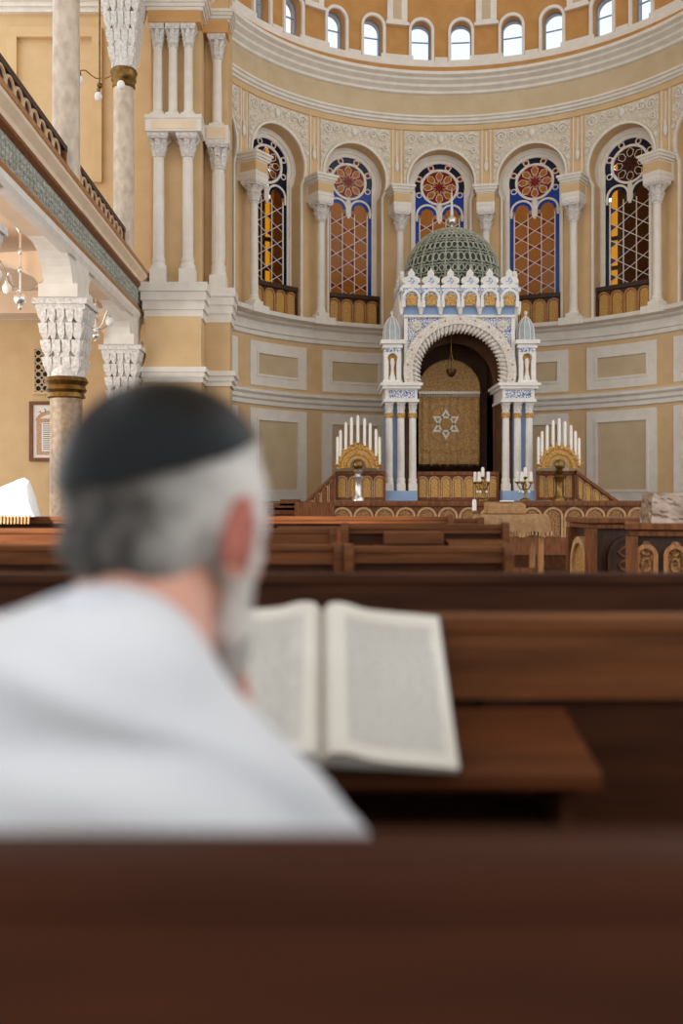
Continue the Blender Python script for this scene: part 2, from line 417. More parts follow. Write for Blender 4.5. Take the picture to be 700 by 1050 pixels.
bright = window_meshes(AMB, RED, BLU); shaded = window_meshes(AMBD, REDD, BLUD)  # outer windows get glass copies with shade put into the colour
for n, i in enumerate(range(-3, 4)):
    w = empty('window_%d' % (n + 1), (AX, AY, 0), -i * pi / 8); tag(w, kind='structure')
    for nm, me in (bright if abs(i) < 2 else shaded):
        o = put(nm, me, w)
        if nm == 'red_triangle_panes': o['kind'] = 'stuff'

# passage behind the windows
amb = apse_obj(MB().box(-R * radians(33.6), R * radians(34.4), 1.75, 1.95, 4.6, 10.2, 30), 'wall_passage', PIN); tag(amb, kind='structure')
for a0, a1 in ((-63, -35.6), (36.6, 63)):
    MB().box(R * radians(a0), R * radians(a1), 1.75, 1.95, 4.6, 10.2, 20).build('passage_wall', BRN, amb, fn=bend)  # brown instead of the middle wall's plaster, painting these bays as unlit
    MB().box(R * radians(a0 if a0 < 0 else 27), R * radians(-27 if a0 < 0 else a1), .45, 1.95, 9.9, 10.05, 20).build('shading_roof', BRN, amb, fn=bend)  # unseen roof over the outer bays, added to darken the passage there
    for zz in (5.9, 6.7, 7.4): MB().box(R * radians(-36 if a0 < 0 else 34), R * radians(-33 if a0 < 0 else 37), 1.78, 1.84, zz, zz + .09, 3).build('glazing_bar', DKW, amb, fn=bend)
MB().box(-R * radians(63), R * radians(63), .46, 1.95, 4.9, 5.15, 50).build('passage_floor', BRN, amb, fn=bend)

# drum with its ring of small windows, and the half dome above
drum = apse_obj(MB().box(-UE, UE, 0, .4, 13.1, 13.4, 70), 'wall_drum', ORA); tag(drum, kind='structure')
DC = 12.12; U0 = .463
Od = horseshoe(DC, .235, .235, 11.4, 14, cx=U0)
dbay = MB()
dbay.strip(Od, rect_around(Od, (U0, DC), 0, PITCH / 2, 11.08, 13.1), 0, .4, back=True)
dbay.box(0, PITCH / 2, 0, .4, 11.06, 11.4, 6)
dbm = dbay.mesh('drum_wall', ORA, bend)
Odn = [(-x, z) for x, z in Od][::-1]
dbay2 = MB(); dbay2.strip(Odn, rect_around(Odn, (-U0, DC), -PITCH / 2, 0, 11.08, 13.1), 0, .4, back=True); dbay2.box(-PITCH / 2, 0, 0, .4, 11.06, 11.4, 6)
dbm2 = dbay2.mesh('drum_wall', ORA, bend)
dm = MB().strip(horseshoe(DC, .235, .235, 11.4, 14), horseshoe(DC, .30, .30, 11.4, 14), -.06, 0)
dm.box(-.3, .3, -.08, .2, 11.37, 11.42)
dfm = dm.mesh('window_surround', WHI, bend)
df2 = MB().strip(horseshoe(DC, .236, .236, 11.4, 14), horseshoe(DC, .207, .207, 11.4, 14), .22, .3, back=True); df2.box(-.2, .2, .22, .28, 11.4, 11.45); df2.box(-.2, .2, .23, .27, 11.95, 11.97)
WGB = mat('grey_blue_frame', (150, 164, 178), rough=0.6)
df2m = df2.mesh('window_frame', WGB, bend)
dp = MB().prism(horseshoe(DC, .20, .20, 11.42, 14), .25, .256).mesh('pane', CLR, bend)
blk = MB().box(-.24, .24, -.06, 0, 12.26, 13.1, 4); blk.box(-.28, .28, -.09, 0, 12.2, 12.27, 4); blk.box(-.38, .38, -.07, 0, 11.38, 11.52, 4)
bkm = blk.mesh('pier_block', WHI, bend)
inn = MB().box(-.10, .10, -.07, -.05, 12.34, 12.9).mesh('block_field', BEI, bend)
mid = MB().box(-.15, .15, -.06, 0, 11.38, 11.5, 2)
midm = mid.mesh('pier_block', WHI, bend)
k = 8
for i in range(-3, 4):
    put('drum_wall', dbm, drum, rz=-i * pi / 8); put('drum_wall', dbm2, drum, rz=-i * pi / 8); put('pier_block', midm, drum, rz=-i * pi / 8)
    if i < 3:
        b = put('pier_block', bkm, drum, rz=-(i + .5) * pi / 8); put('block_field', inn, b)
    for s in (-1, 1):
        w = empty('window_%d' % k, (AX, AY, 0), -(i * pi / 8 + s * U0 / R)); tag(w, kind='structure'); k += 1
        put('window_surround', dfm, w); put('window_frame', df2m, w); put('pane', dp, w)
dome = MB().lathe([((R + .4) * cos(radians(t)), 13.4 + (R + .4) * .8 * sin(radians(t))) for t in range(0, 91, 9)], 40, (AX, AY, 0), radians(-5), radians(185))
tag(dome.build('ceiling', BEI, smooth=True), kind='structure')

tag(MB().box(-3.3, 9, 1.5, 17.4, 13.4, 13.6).build('ceiling_blocker', BEI), kind='structure')  # unseen slab over the nave, added to block light from above

# ------------------------------------------------------------------ columns
def leaf_ring(m, c, z0, z1, r0, r1, n, w, t=.03):
    for i in range(n):
        a = 2 * pi * i / n; ca, sa = cos(a), sin(a)
        pts = []
        for f, rr, ww in ((0, r0, w), (.5, r0 + (r1 - r0) * .35, w * 1.1), (.85, r1, w * .8), (1, r1 + t, w * .3)):
            pts.append((rr, z0 + (z1 - z0) * (f if f < 1 else .9), ww))
        v = []
        for rr, z, ww in pts:
            for s, d in ((-1, 0), (1, 0), (1, t), (-1, t)):
                v.append((c[0] + (rr - .01 + d) * ca - s * ww * sa, c[1] + (rr - .01 + d) * sa + s * ww * ca, c[2] + z))
        f = []
        for q in range(3):
            for e in range(4): f.append((q * 4 + e, q * 4 + (e + 1) % 4, q * 4 + 4 + (e + 1) % 4, q * 4 + 4 + e))
        f.append((12, 13, 14, 15)); m.add(v, f)
def column_meshes(h, r, base_h, cap_h, cap_w, shaft_m=WHI, base_w=None, fluted=False):
    """square plinth and torus base, shaft, leafy capital under a square abacus"""
    base_w = base_w or r * 1.5
    b = MB().box(-base_w, base_w, -base_w, base_w, 0, base_h * .55)
    b.lathe([(base_w, base_h * .55), (base_w * .98, base_h * .68), (r * 1.12, base_h * .76), (r * 1.2, base_h * .88), (r, base_h)], 16)
    s = MB(); s.lathe([(r, base_h), (r * .98, base_h + (h - base_h - cap_h) * .5), (r * .92, h - cap_h)], 20)
    if fluted:
        for i in range(14):
            a = 2 * pi * i / 14; s.tube([(r * .97 * cos(a), r * .97 * sin(a), base_h + .05), (r * .9 * cos(a), r * .9 * sin(a), h - cap_h - .05)], r * .1, 5)
    c = MB(); z = h - cap_h; hw = cap_w
    c.lathe([(r * .92, z), (r * 1.15, z + cap_h * .04), (r * 1.15, z + cap_h * .10), (r * .95, z + cap_h * .13), (r * 1.0, z + cap_h * .4), (hw * .75, z + cap_h * .78), (hw * .9, z + cap_h * .84)], 16)
    c.box(-hw, hw, -hw, hw, h - cap_h * .16, h); c.box(-hw * .9, hw * .9, -hw * .9, hw * .9, h - cap_h * .24, h - cap_h * .16)
    leaf_ring(c, (0, 0, 0), z + cap_h * .12, z + cap_h * .5, r * .98, hw * .72, 8, hw * .24, hw * .12)
    leaf_ring(c, (0, 0, 0), z + cap_h * .38, z + cap_h * .8, r * 1.05, hw * .95, 8, hw * .24, hw * .14)
    return (('base', b.mesh('base', WHI, smooth=True)), ('shaft', s.mesh('shaft', shaft_m, smooth=True)), ('capital', c.mesh('capital', CARV)))
def place_column(ms, name, label, loc, rz=0, group=None):
    t = thing(name, label, 'column', loc, rz, group)
    for nm, me in ms: put(nm, me, t)
    return t
acol = column_meshes(2.64, .09, .28, .48, .2)
imp = MB().box(-.2, .2, -.2, .33, 2.64, 3.04); imp.box(-.23, .23, -.23, .33, 3.02, 3.07); imp.box(-.26, .26, -.26, .33, 3.07, 3.13); imp.box(-.29, .29, -.29, .33, 3.13, 3.18); imp.box(-.21, .21, -.21, .33, 2.72, 2.76)
impm = imp.mesh('impost', WHI); impy = MB().box(-.201, .201, -.206, .2, 2.8, 2.99).mesh('impost_field', YEL)
ped = MB().box(-.27, .27, -.2, .28, -.1, .06); pedm = ped.mesh('plinth', WHI)
ordw = ['leftmost', 'second', 'third', 'fourth', 'fifth', 'rightmost']
lab = ['slender white column left of the leftmost large stained glass window', 'slender white column between the first and second stained glass windows from the left',
       'slender white column just left of the window behind the green dome', 'slender white column just right of the window behind the green dome',
       'slender white column between the two rightmost large stained glass windows', 'slender white column right of the rightmost large stained glass window']
for j in range(6):
    a = (j - 2.5) * pi / 8; r = R - .29
    t = place_column(acol, 'column', lab[j], (AX + r * sin(a), AY + r * cos(a), 5.2), -a, 'columns between the apse windows')
    i = put('impost', impm, t); put('impost_field', impy, i); put('plinth', pedm, t)

# ------------------------------------------------------------------ arched panel runs (rails, balustrades)
def arch_run(parent, x0, x1, z0, z1, n, y=0, t=.06, frame=OAK, gold=GOLD, arch=PALE, rail=.06, slope=0, gap=.02, foot=.05):
    """wooden rail with a row of arched openings, each holding a gilded panel"""
    L = x1 - x0; pw = L / n
    sh = lambda x, yy, z: (x, yy, z + slope * (x - x0))
    m = MB(); m.box(x0, x1, y + t * .5, y + t, z0, z1); m.box(x0, x1, y - t * .5, y + t * 1.2, z1 - rail, z1); m.box(x0, x1, y, y + t, z0, z0 + foot)
    m.box(x0, x0 + .05, y - .01, y + t, z0, z1); m.box(x1 - .05, x1, y - .01, y + t, z0, z1)
    m.build('rail_frame', frame, parent, fn=sh)
    zb, zt = z0 + foot, z1 - rail - .02
    r = min(pw / 2 - gap * .3, (zt - zb) * .8)
    for i in range(n):
        cx = x0 + pw * (i + .5); cz = zt - r
        A = [(cx - r, zb)] + arc(cx, cz, r, pi, 0, 10) + [(cx + r, zb)]; w = min(.04, r * .26)
        B = [(cx - r + w, zb)] + arc(cx, cz, r - w, pi, 0, 10) + [(cx + r - w, zb)]
        MB().strip(A, B, y + t * .05, y + t * .5).build('arch_frame', arch, parent, fn=sh)
        q = r - w - .012
        P = [(cx - q, zb + .01)] + arc(cx, cz, q, pi, 0, 8) + [(cx + q, zb + .01)]
        MB().prism(P, y + t * .3, y + t * .5).build('gilded_panel', gold, parent, fn=sh)
rl = ['behind the column left of the first large window', 'below the leftmost large stained glass window', 'below the second stained glass window from the left', 'below the window behind the green dome',
      'below the second stained glass window from the right', 'below the rightmost large stained glass window', 'at the right edge of the apse gallery']
for n, i in enumerate(range(-3, 4)):
    a = i * pi / 8; r = R + .02
    t = thing('balcony_rail', 'dark balcony rail with arched gilt panels ' + rl[n], 'balcony rail', (AX + r * sin(a), AY + r * cos(a), 5.2), -a, 'balcony rails below the apse windows')
    arch_run(t, -.64, .64, .0, .74, 4, frame=DKW, arch=TANW, rail=.09)
# ------------------------------------------------------------------ corner pier with stacked columns
pier = MB().box(-3.22, -2.27, 18.75, 19.6, 0, 13.2).build('wall_pier', YEL); tag(pier, kind='structure')
MB().box(-2.35, -1.82, 19.3, 20.2, 0, 13.2).build('pier_return', YEL, pier)
m = MB(); m.box(-3.24, -2.22, 18.3, 18.8, 0, 4.62); m.build('pier_base', YEL, pier)
MB().box(-2.25, -1.75, 18.9, 19.3, 0, 4.62).build('pier_base', YEL, pier)
def ledge(x0, x1, y0, y1, z0, z1, name='ledge', parent=None, m=WHI, steps=4, out=.16):
    b = MB()
    for k in range(steps):
        e = out * (k + 1) / steps; b.box(x0 - e, x1 + e, y0 - e, y1, z0 + (z1 - z0) * k / steps, z0 + (z1 - z0) * (k + 1) / steps)
    return b.build(name, m, parent)
ledge(-3.24, -2.22, 18.35, 19.0, 4.58, 5.24, parent=pier, out=.12); ledge(-2.25, -1.75, 18.95, 19.6, 4.62, 5.26, parent=pier, out=.10)
ledge(-3.24, -2.22, 18.3, 19.0, 3.40, 3.68, parent=pier, out=.10, steps=3); ledge(-2.25, -1.75, 18.9, 19.6, 3.40, 3.68, parent=pier, out=.12, steps=3)
ledge(-3.22, -2.24, 18.45, 19.0, 10.3, 10.56, parent=pier, out=.14); ledge(-2.35, -1.80, 19.1, 19.6, 10.4, 10.62, parent=pier, out=.12)
MB().box(-3.22, -2.24, 18.40, 18.8, 10.08, 10.3).build('lintel_block', OCH, pier); MB().box(-2.35, -1.80, 18.98, 19.4, 10.16, 10.4).build('lintel_block', OCH, pier)
m = MB().box(-3.25, -2.22, 18.3, 18.85, 8.03, 8.30); m.box(-3.26, -2.21, 18.28, 18.8, 8.26, 8.33); m.build('impost_block', WHI, pier)
MB().box(-2.24, -1.78, 18.95, 19.4, 8.08, 8.38).build('impost_block', WHI, pier)
MB().box(-3.14, -2.33, 18.29, 18.3, 8.07, 8.23).build('block_field', CREAM, pier); MB().box(-2.2, -1.83, 18.935, 18.95, 8.12, 8.34).build('block_field', CREAM, pier)
lowc = column_meshes(2.78, .105, .52, .42, .2, base_w=.15); upc = column_meshes(1.75, .085, .18, .42, .15)
lowr = column_meshes(2.82, .125, .5, .52, .22, base_w=.16, fluted=True); upr = column_meshes(1.78, .095, .14, .46, .17)
for x, nm in ((-3.04, 'left of the lower pair'), (-2.50, 'right of the lower pair')):
    place_column(lowc, 'column', 'tall white lower column of the corner pier, %s' % nm, (x, 18.56, 5.25), 0, 'lower columns on the corner pier')
place_column(lowr, 'column', 'fluted white column at the edge of the apse, on the pier return', (-1.99, 19.12, 5.26))
for x, nm in ((-3.06, 'left'), (-2.78, 'middle'), (-2.49, 'right')):
    place_column(upc, 'column', 'short white upper column of the corner pier, %s one of three' % nm, (x, 18.58, 8.33), 0, 'three upper columns on the corner pier')
place_column(upr, 'column', 'short white column high on the pier return beside the apse', (-2.02, 19.18, 8.38))

# ------------------------------------------------------------------ aisle end wall, gallery
GX = -3.4
ew = MB().box(-8, -3.0, 20.0, 20.3, 0, 13.2).build('wall_aisle', YEL); tag(ew, kind='structure')
ledge(-8, -3.2, 19.95, 20.0, 4.85, 5.1, 'cornice', ew, out=.2); ledge(-8, -3.2, 19.95, 20.0, 11.0, 11.35, 'cornice', ew, out=.25)
MB().strip([(-6.3, 7.6), (-6.3, 10.7), (-4.4, 10.7), (-4.4, 7.6)], [(-6.1, 7.6), (-6.1, 10.5), (-4.6, 10.5), (-4.6, 7.6)], 19.88, 20).build('wall_panel', YEL, ew)
gfl = MB().box(-7.2, GX - .1, 3, 20, 5.0, 5.2).build('ceiling_aisle', PIN); tag(gfl, kind='structure')
gb = MB().prism([(GX - .45, 4.62), (GX - .02, 4.62), (GX - .02, 5.2), (GX - .45, 5.2)], 3, 18.8).build  # beam along the gallery edge
beam = MB().box(GX - .45, GX - .02, 3, 18.8, 4.66, 5.2).build('trim_8', PIN); tag(beam, kind='structure')
gal = thing('gallery', 'gallery parapet with green carved frieze between brown mouldings above the side aisle', 'gallery', (GX, 11, 4.55))
def along(name, prof, m, parent, y0=3.0, y1=18.74):
    o = MB().prism(prof, y0, y1).build(name, m, None); o.parent = parent; o.matrix_parent_inverse = Matrix.Translation(-parent.location); return o
along('lower_moulding', [(GX - .1, 4.55), (GX + .02, 4.55), (GX + .05, 4.62), (GX + .05, 4.70), (GX - .1, 4.70)], WHI, gal)
along('brown_moulding', [(GX - .1, 4.70), (GX + .05, 4.70), (GX + .07, 4.74), (GX + .03, 4.80), (GX - .1, 4.80)], TANW, gal)
along('frieze', [(GX - .1, 4.80), (GX + .02, 4.80), (GX + .02, 5.13), (GX - .1, 5.13)], GRN, gal)
along('brown_moulding', [(GX - .1, 5.13), (GX + .03, 5.13), (GX + .08, 5.17), (GX + .08, 5.22), (GX - .1, 5.22)], OAK, gal)
along('cyma_moulding', [(GX - .1, 5.22), (GX + .07, 5.22), (GX + .09, 5.28), (GX + .16, 5.36), (GX + .17, 5.40), (GX - .1, 5.40)], CREAM, gal)
along('cap_moulding', [(GX - .1, 5.40), (GX + .18, 5.40), (GX + .19, 5.46), (GX - .1, 5.46)], TANW, gal)
# relief leaves on the frieze
fl = MB(); rr = random.Random(3)
y = 9.6
while y < 18.7:
    for zc in (4.88, 4.965, 5.05): fl.ball((.02, y - 11 + rr.uniform(-.02, .02), zc - 4.55), (.025, .045, .036), 6, 4, Matrix.Rotation(rr.uniform(-1, 1), 3, 'X'))
    y += .13
fl = fl.build('leaf_relief', mat('frieze_relief', (190, 190, 176), (140, 144, 134), rough=.7, scale=20), gal); fl['kind'] = 'stuff'
loop = MB()
loop.tube([(.035, .15 * cos(t), .435 + .115 * sin(t)) for t in [pi * 1.15 + k * (-2.3 * pi * 0.62) / 12 for k in range(13)]], .024, 6)
lpm = loop.mesh('loop', mat('pale_loop', (214, 182, 148), rough=.6))
for y0, y1, l in ((6.2, 9.68, 'nearest bay, outside the left edge'), (10.12, 13.86, 'bay left of the nearer marble column'), (14.34, 17.96, 'bay between the two marble columns')):
    grl = thing('gallery_railing', 'dark brown gallery railing with pale running loops, ' + l, 'railing', (-3.6, (y0 + y1) / 2, 5.5), 0, 'railings between the gallery columns')
    h_ = (y1 - y0) / 2
    MB().box(-.06, .06, -h_, h_, .57, .65).build('handrail', DKW, grl); MB().box(-.04, .04, -h_, h_, 0, .06).build('bottom_rail', DKW, grl); MB().box(-.03, .02, -h_, h_, .06, .57).build('back_board', DKW, grl)
    MB().box(-.05, .05, h_ - .1, h_, 0, .62).build('end_post', OAK, grl)
    n_ = int((2 * h_ - .3) / .33)
    for k in range(n_): put('loop', lpm, grl, (0, -h_ + .25 + .33 * k, 0))

# gallery columns with stalactite capitals
def muqarnas(z0, z1, r0, hw, tiers, cells):
    m = MB(); m.lathe([(r0, z0), (r0 * 1.05, z0 + (z1 - z0) * .12), (hw * .6, z0 + (z1 - z0) * .5), (hw * .85, z1 - .05)], 20)
    for k in range(tiers):
        f0 = (k + .3) / (tiers + .3); a = z0 + (z1 - z0) * (k + .15) / (tiers + .3); b = z0 + (z1 - z0) * (k + 1.3) / (tiers + .3)
        s = r0 + (hw - r0) * f0 ** 1.1; n = cells + k // 2; w = 2 * s / n
        for side in range(4):
            rot = Matrix.Rotation(side * pi / 2, 3, 'Z')
            for c in range(n):
                x = -s + w * (c + .5); q = w * .42; y = -s
                v = [(x - q, y - .03, b), (x + q, y - .03, b), (x + q, y + .14, b), (x - q, y + .14, b), (x - q, y, (a + b) / 2), (x + q, y, (a + b) / 2), (x + q, y + .16, (a + b) / 2), (x - q, y + .16, (a + b) / 2), (x, y + .06, a)]
                m.add([rot @ Vector(p) for p in v], [(0, 1, 2, 3), (0, 4, 5, 1), (1, 5, 6, 2), (2, 6, 7, 3), (3, 7, 4, 0), (4, 8, 5), (5, 8, 6), (6, 8, 7), (7, 8, 4)])
    m.box(-hw, hw, -hw, hw, z1 - .05, z1 + .02); m.box(-hw - .04, hw + .04, -hw - .04, hw + .04, z1 + .02, z1 + .10)
    return m
lc_shaft = MB().lathe([(.30, 0), (.30, .25), (.25, .32), (.23, .4), (.225, 2.7)], 24).mesh('shaft', COLB, smooth=True)
ringm = MB().lathe([(.225, 2.66), (.27, 2.68), (.25, 2.74), (.29, 2.78), (.26, 2.84), (.31, 2.90), (.28, 2.96)], 24).mesh('collar', BRZ, smooth=True)
lc_cap = muqarnas(2.92, 3.92, .25, .34, 4, 4).mesh('capital', CARV)
br = MB()
br.box(-.24, .24, -.34, .34, 4.02, 4.68)
for s in (-1, 1):
    br.prism([(s * .3, 4.02), (s * .42, 4.1)] + [(s * (.42 + .75 * (1 - cos(t))), 4.1 + .56 * sin(t)) for t in [pi / 2 * k / 8 for k in range(9)]] + [(s * .3, 4.68)], -.2, .2, 'x')
    br.box(-.27, .27, s * .36 - .09, s * .36 + .09, 4.02, 4.2)
brm = br.mesh('bracket', WHI)
tb = MB().prism([(-.2, 4.02)] + [(-.24 - 1.1 * (1 - cos(t)), 4.02 + .62 * sin(t)) for t in [pi / 2 * k / 10 for k in range(11)]] + [(-.2, 4.7)], -.28, .28)
tbm = tb.mesh('transverse_arch', PIN)
for y, l in ((9.9, 'brass gallery column nearest the camera, mostly outside the left edge'), (14.1, 'brass gallery column with white stalactite capital rising behind the black skullcap'), (18.2, 'farther brass gallery column with white stalactite capital, next to the corner pier')):
    t = thing('gallery_column', l, 'column', (-3.62, y, 0), 0, 'columns under the gallery')
    put('shaft', lc_shaft, t); put('collar', ringm, t); put('capital', lc_cap, t); put('bracket', brm, t); put('transverse_arch', tbm, t)
    o = MB().box(-8, -4.9, y - .3, y + .3, 4.6, 5.05).build('trim_%d' % (9 + (9.9, 14.1, 18.2).index(y)), PIN); tag(o, kind='structure')
us = MB().box(-.3, .3, -.3, .3, 0, .2); us.lathe([(.27, .2), (.25, .3), (.195, .36), (.185, 3.75)], 24)
usm = us.mesh('shaft', MAR, smooth=True)
uring = MB().lathe([(.185, 3.55), (.21, 3.58), (.2, 3.66), (.23, 3.70), (.22, 3.78), (.25, 3.84), (.22, 3.9)], 24).mesh('collar', BRZ, smooth=True)
ucap = muqarnas(3.85, 5.7, .22, .46, 6, 4).mesh('capital', CARV)
for y, l in ((9.9, 'marble upper gallery column outside the left edge'), (14.1, 'mottled marble upper gallery column left of the brass lamp'), (18.2, 'mottled marble upper gallery column with brass collar below a white stalactite capital')):
    t = thing('upper_gallery_column', l, 'column', (-3.62, y, 5.2), 0, 'columns on the gallery')
    put('shaft', usm, t); put('collar', uring, t); put('capital', ucap, t)
ent = MB().box(-3.9, -3.3, 3, 18.8, 11.0, 13.2).build('trim_12', WHI); tag(ent, kind='structure')

# ------------------------------------------------------------------ hanging lamps
def chandelier(name, label, loc, drop, n, reach, a0, ball_r, up=False, m=None, extra=True):
    """loc = ceiling point"""
    m = m or SILV
    t = thing(name, label, 'chandelier', loc)
    MB().lathe([(.0, 0), (.09, -.01), (.05, -.06), (.02, -.1)], 14).build('ceiling_rose', m, t, smooth=True)
    rod = MB().tube([(0, 0, -.05), (0, 0, -drop)], .016, 8)
    for q in (.35, .6): rod.ball((0, 0, -drop * q), (.035, .035, .05), 10, 6)
    rod.build('rod', m, t, smooth=True)
    MB().ball((0, 0, -drop), ball_r, 16, 10).ball((0, 0, -drop - ball_r * 1.3), ball_r * .4, 8, 6).build('ball', m, t, smooth=True)
    for k in range(n):
        a = a0 + 2 * pi * k / n; ca, sa = cos(a), sin(a)
        prof = [(0, .02), (.25, .0), (.5, .10), (.72, .34), (.9, .44), (1, .34)] if not up else [(0, 0), (.2, -.03), (.45, .02), (.7, .09), (.9, .05), (1, -.02)]
        pts = [(reach * f * ca, reach * f * sa, -drop + .12 + h * reach * 1.5) for f, h in prof]
        arm = MB().tube(pts, .010, 6).build('arm', m, t, smooth=True)
        x, y, z = pts[-1]
        MB().lathe([(.028, 0), (.034, -.05), (.02, -.08)], 10, (x, y, z)).build('socket', m, arm)
        MB().ball((x, y, z - .14), (.07, .07, .082), 12, 8).build('bulb', BULB, arm, smooth=True)
    return t
chandelier('chandelier', 'silver chandelier with white globe bulbs hanging under the gallery, nearest the left edge', (-4.15, 13.7, 5.0), 1.0, 3, .48, .15, .09)
chandelier('chandelier', 'smaller silver chandelier under the gallery, right of the big white capital', (-4.0, 17.6, 5.0), .85, 5, .42, .5, .07)
chandelier('chandelier', 'brass three-armed lamp with bare bulbs hanging in the upper gallery', (-3.84, 17.2, 12.6), 4.2, 3, .40, -.25, .05, True, BRZ)

# grille and framed print on the end wall
gr = thing('wall_grille', 'small pierced plaster grille on the wall above the framed print', 'grille', (-5.47, 19.98, 3.36))
MB().strip([(-.33, 0), (-.33, .96), (.33, .96), (.33, 0)], [(-.28, .05), (-.28, .91), (.28, .91), (.28, .05)], -.05, 0, True).build('grille_frame', YEL, gr)
MB().box(-.28, .28, -.005, 0, .05, .91).build('backing', DARK, gr)
g = MB()
for ix in range(4):
    for iz in range(6):
        g.tube([(-.21 + .14 * ix + .065 * cos(t), -.03, .12 + .143 * iz + .065 * sin(t)) for t in [2 * pi * k / 10 for k in range(10)]], .018, 5, closed=True)
g.tube([(.0, -.03, .07), (.0, -.03, .9)], .02, 5); g.build('lattice', BEI, gr)
fp = thing('framed_print', 'framed ornamental text print in a dark wooden frame on the yellow wall', 'picture', (-5.43, 19.98, 2.02))
MB().strip([(-.43, 0), (-.43, 1.2), (.43, 1.2), (.43, 0)], [(-.36, .07), (-.36, 1.13), (.36, 1.13), (.36, .07)], -.06, 0, True).build('frame', OAK, fp)
MB().box(-.36, .36, -.02, 0, .07, 1.13).build('paper', mat('print_paper', (236, 230, 222), rough=.6), fp)
INK = mat('ink', (52, 48, 48), rough=.7); BRI = mat('brown_ink', (176, 124, 84), (214, 184, 150), rough=.7, scale=40)
MB().strip([(-.29, .13), (-.29, .86), (.29, .86), (.29, .13)], [(-.19, .2), (-.19, .78), (.19, .78), (.19, .2)], -.023, -.02, True).build('printed_border', BRI, fp)
a = [(.31 * cos(t), .80 + .22 * sin(t)) for t in [pi - pi * k / 14 for k in range(15)]]; b2 = [(.25 * cos(t), .78 + .16 * sin(t)) for t in [pi - pi * k / 14 for k in range(15)]]
MB().strip(a, b2, -.024, -.02).build('printed_arch', BRI, fp)
tx = MB()
for k in range(13): tx.box(-.16, .16, -.023, -.02, .24 + .042 * k, .252 + .042 * k)
tx.build('text_lines', INK, fp)
hd = MB()
def glyph(kind, cx, cz, s, rot):
    """five block letters of the heading: yod, zayin, kaf, vav, resh, drawn as bars"""
    bars = {'yod': [(-.2, .2, .1, .5), (.05, .2, -.05, .3)], 'zayin': [(-.3, .3, .35, .5), (-.05, .1, -.5, .35)], 'kaf': [(-.35, .3, .35, .5), (.15, .32, -.35, .4), (-.35, .3, -.5, -.35)],
            'vav': [(-.15, .2, .35, .5), (.03, .2, -.5, .4)], 'resh': [(-.35, .3, .35, .5), (.13, .3, -.5, .4)]}[kind]
    for x0, x1, z0, z1 in bars:
        P = [(x0, z0), (x1, z0), (x1, z1), (x0, z1)]
        hd.prism([(cx + s * (x * cos(rot) - z * sin(rot)), cz + s * (x * sin(rot) + z * cos(rot))) for x, z in P], -.024, -.02)
for k, g_ in enumerate(['resh', 'vav', 'kaf', 'zayin', 'yod']):
    t = radians(142 - 26 * k); glyph(g_, .27 * cos(t), .86 + .17 * sin(t), .075, (t - pi / 2) * .5)
hd.build('heading_letters', INK, fp)
# ------------------------------------------------------------------ platform and its rails
tag(MB().box(-.5, 6.2, 18.2, 23.05, 0, 1.2).build('floor_platform', OAK), kind='structure')
fr = thing('front_balustrade', 'low carved oak balustrade with arched gilt panels across the front of the ark platform', 'balustrade', (.17, 17.0, 0))
arch_run(fr, 0, 7.2, .30, 1.19, 20, frame=OAK, gold=DULL, rail=.05, t=.08, foot=.3)
MB().box(-.03, 7.23, -.05, .12, 1.17, 1.225).build('handrail', OAK, fr)
for x0, x1, l in ((.27, 1.26, 'left of the ark, behind the left candlestick fan'), (4.25, 5.0, 'right of the ark, behind the right candlestick fan'), (1.92, 3.58, 'below the gold curtain, in the ark opening')):
    t = thing('ark_rail', 'wooden rail of arched gilt panels ' + l, 'rail', (x0, 19.7 if x0 != 1.92 else 20.15, 1.2))
    arch_run(t, 0, x1 - x0, 0.04, .62, {.27: 4, 4.25: 4}.get(x0, 7), frame=OAK, rail=.07)
for x0, x1, sl, z, l in ((-.46, .27, .97, 1.10, 'left'), (5.0, 6.0, -.72, 1.83, 'right')):
    t = thing('stair_rail', 'sloping wooden stair rail with arched gilt panels on the %s of the ark platform' % l, 'stair rail', (x0, 19.6, z))
    arch_run(t, 0, x1 - x0, -.55, 0, 5 if l == 'left' else 6, frame=OAK, gold=OAK if l == 'left' else GOLD, slope=sl, rail=.07)
    xx = 0 if l == 'left' else x1 - x0
    MB().box(xx - .06, xx + .06, -.04, .1, -.6 + sl * xx, .04 + sl * xx).build('newel', OAK, t)
st = thing('platform_steps', 'three dark wooden steps at the left foot of the ark platform', 'steps', (-.85, 20.2, 0))
for k in range(3): MB().box(-.25 + .13 * k, .4, -.3, .4, 1.02 + .085 * k - .06, 1.09 + .085 * k).build('step', OAK, st)
MB().box(-.2, .4, -.25, .4, 0, .97).build('carcass', OAK, st)

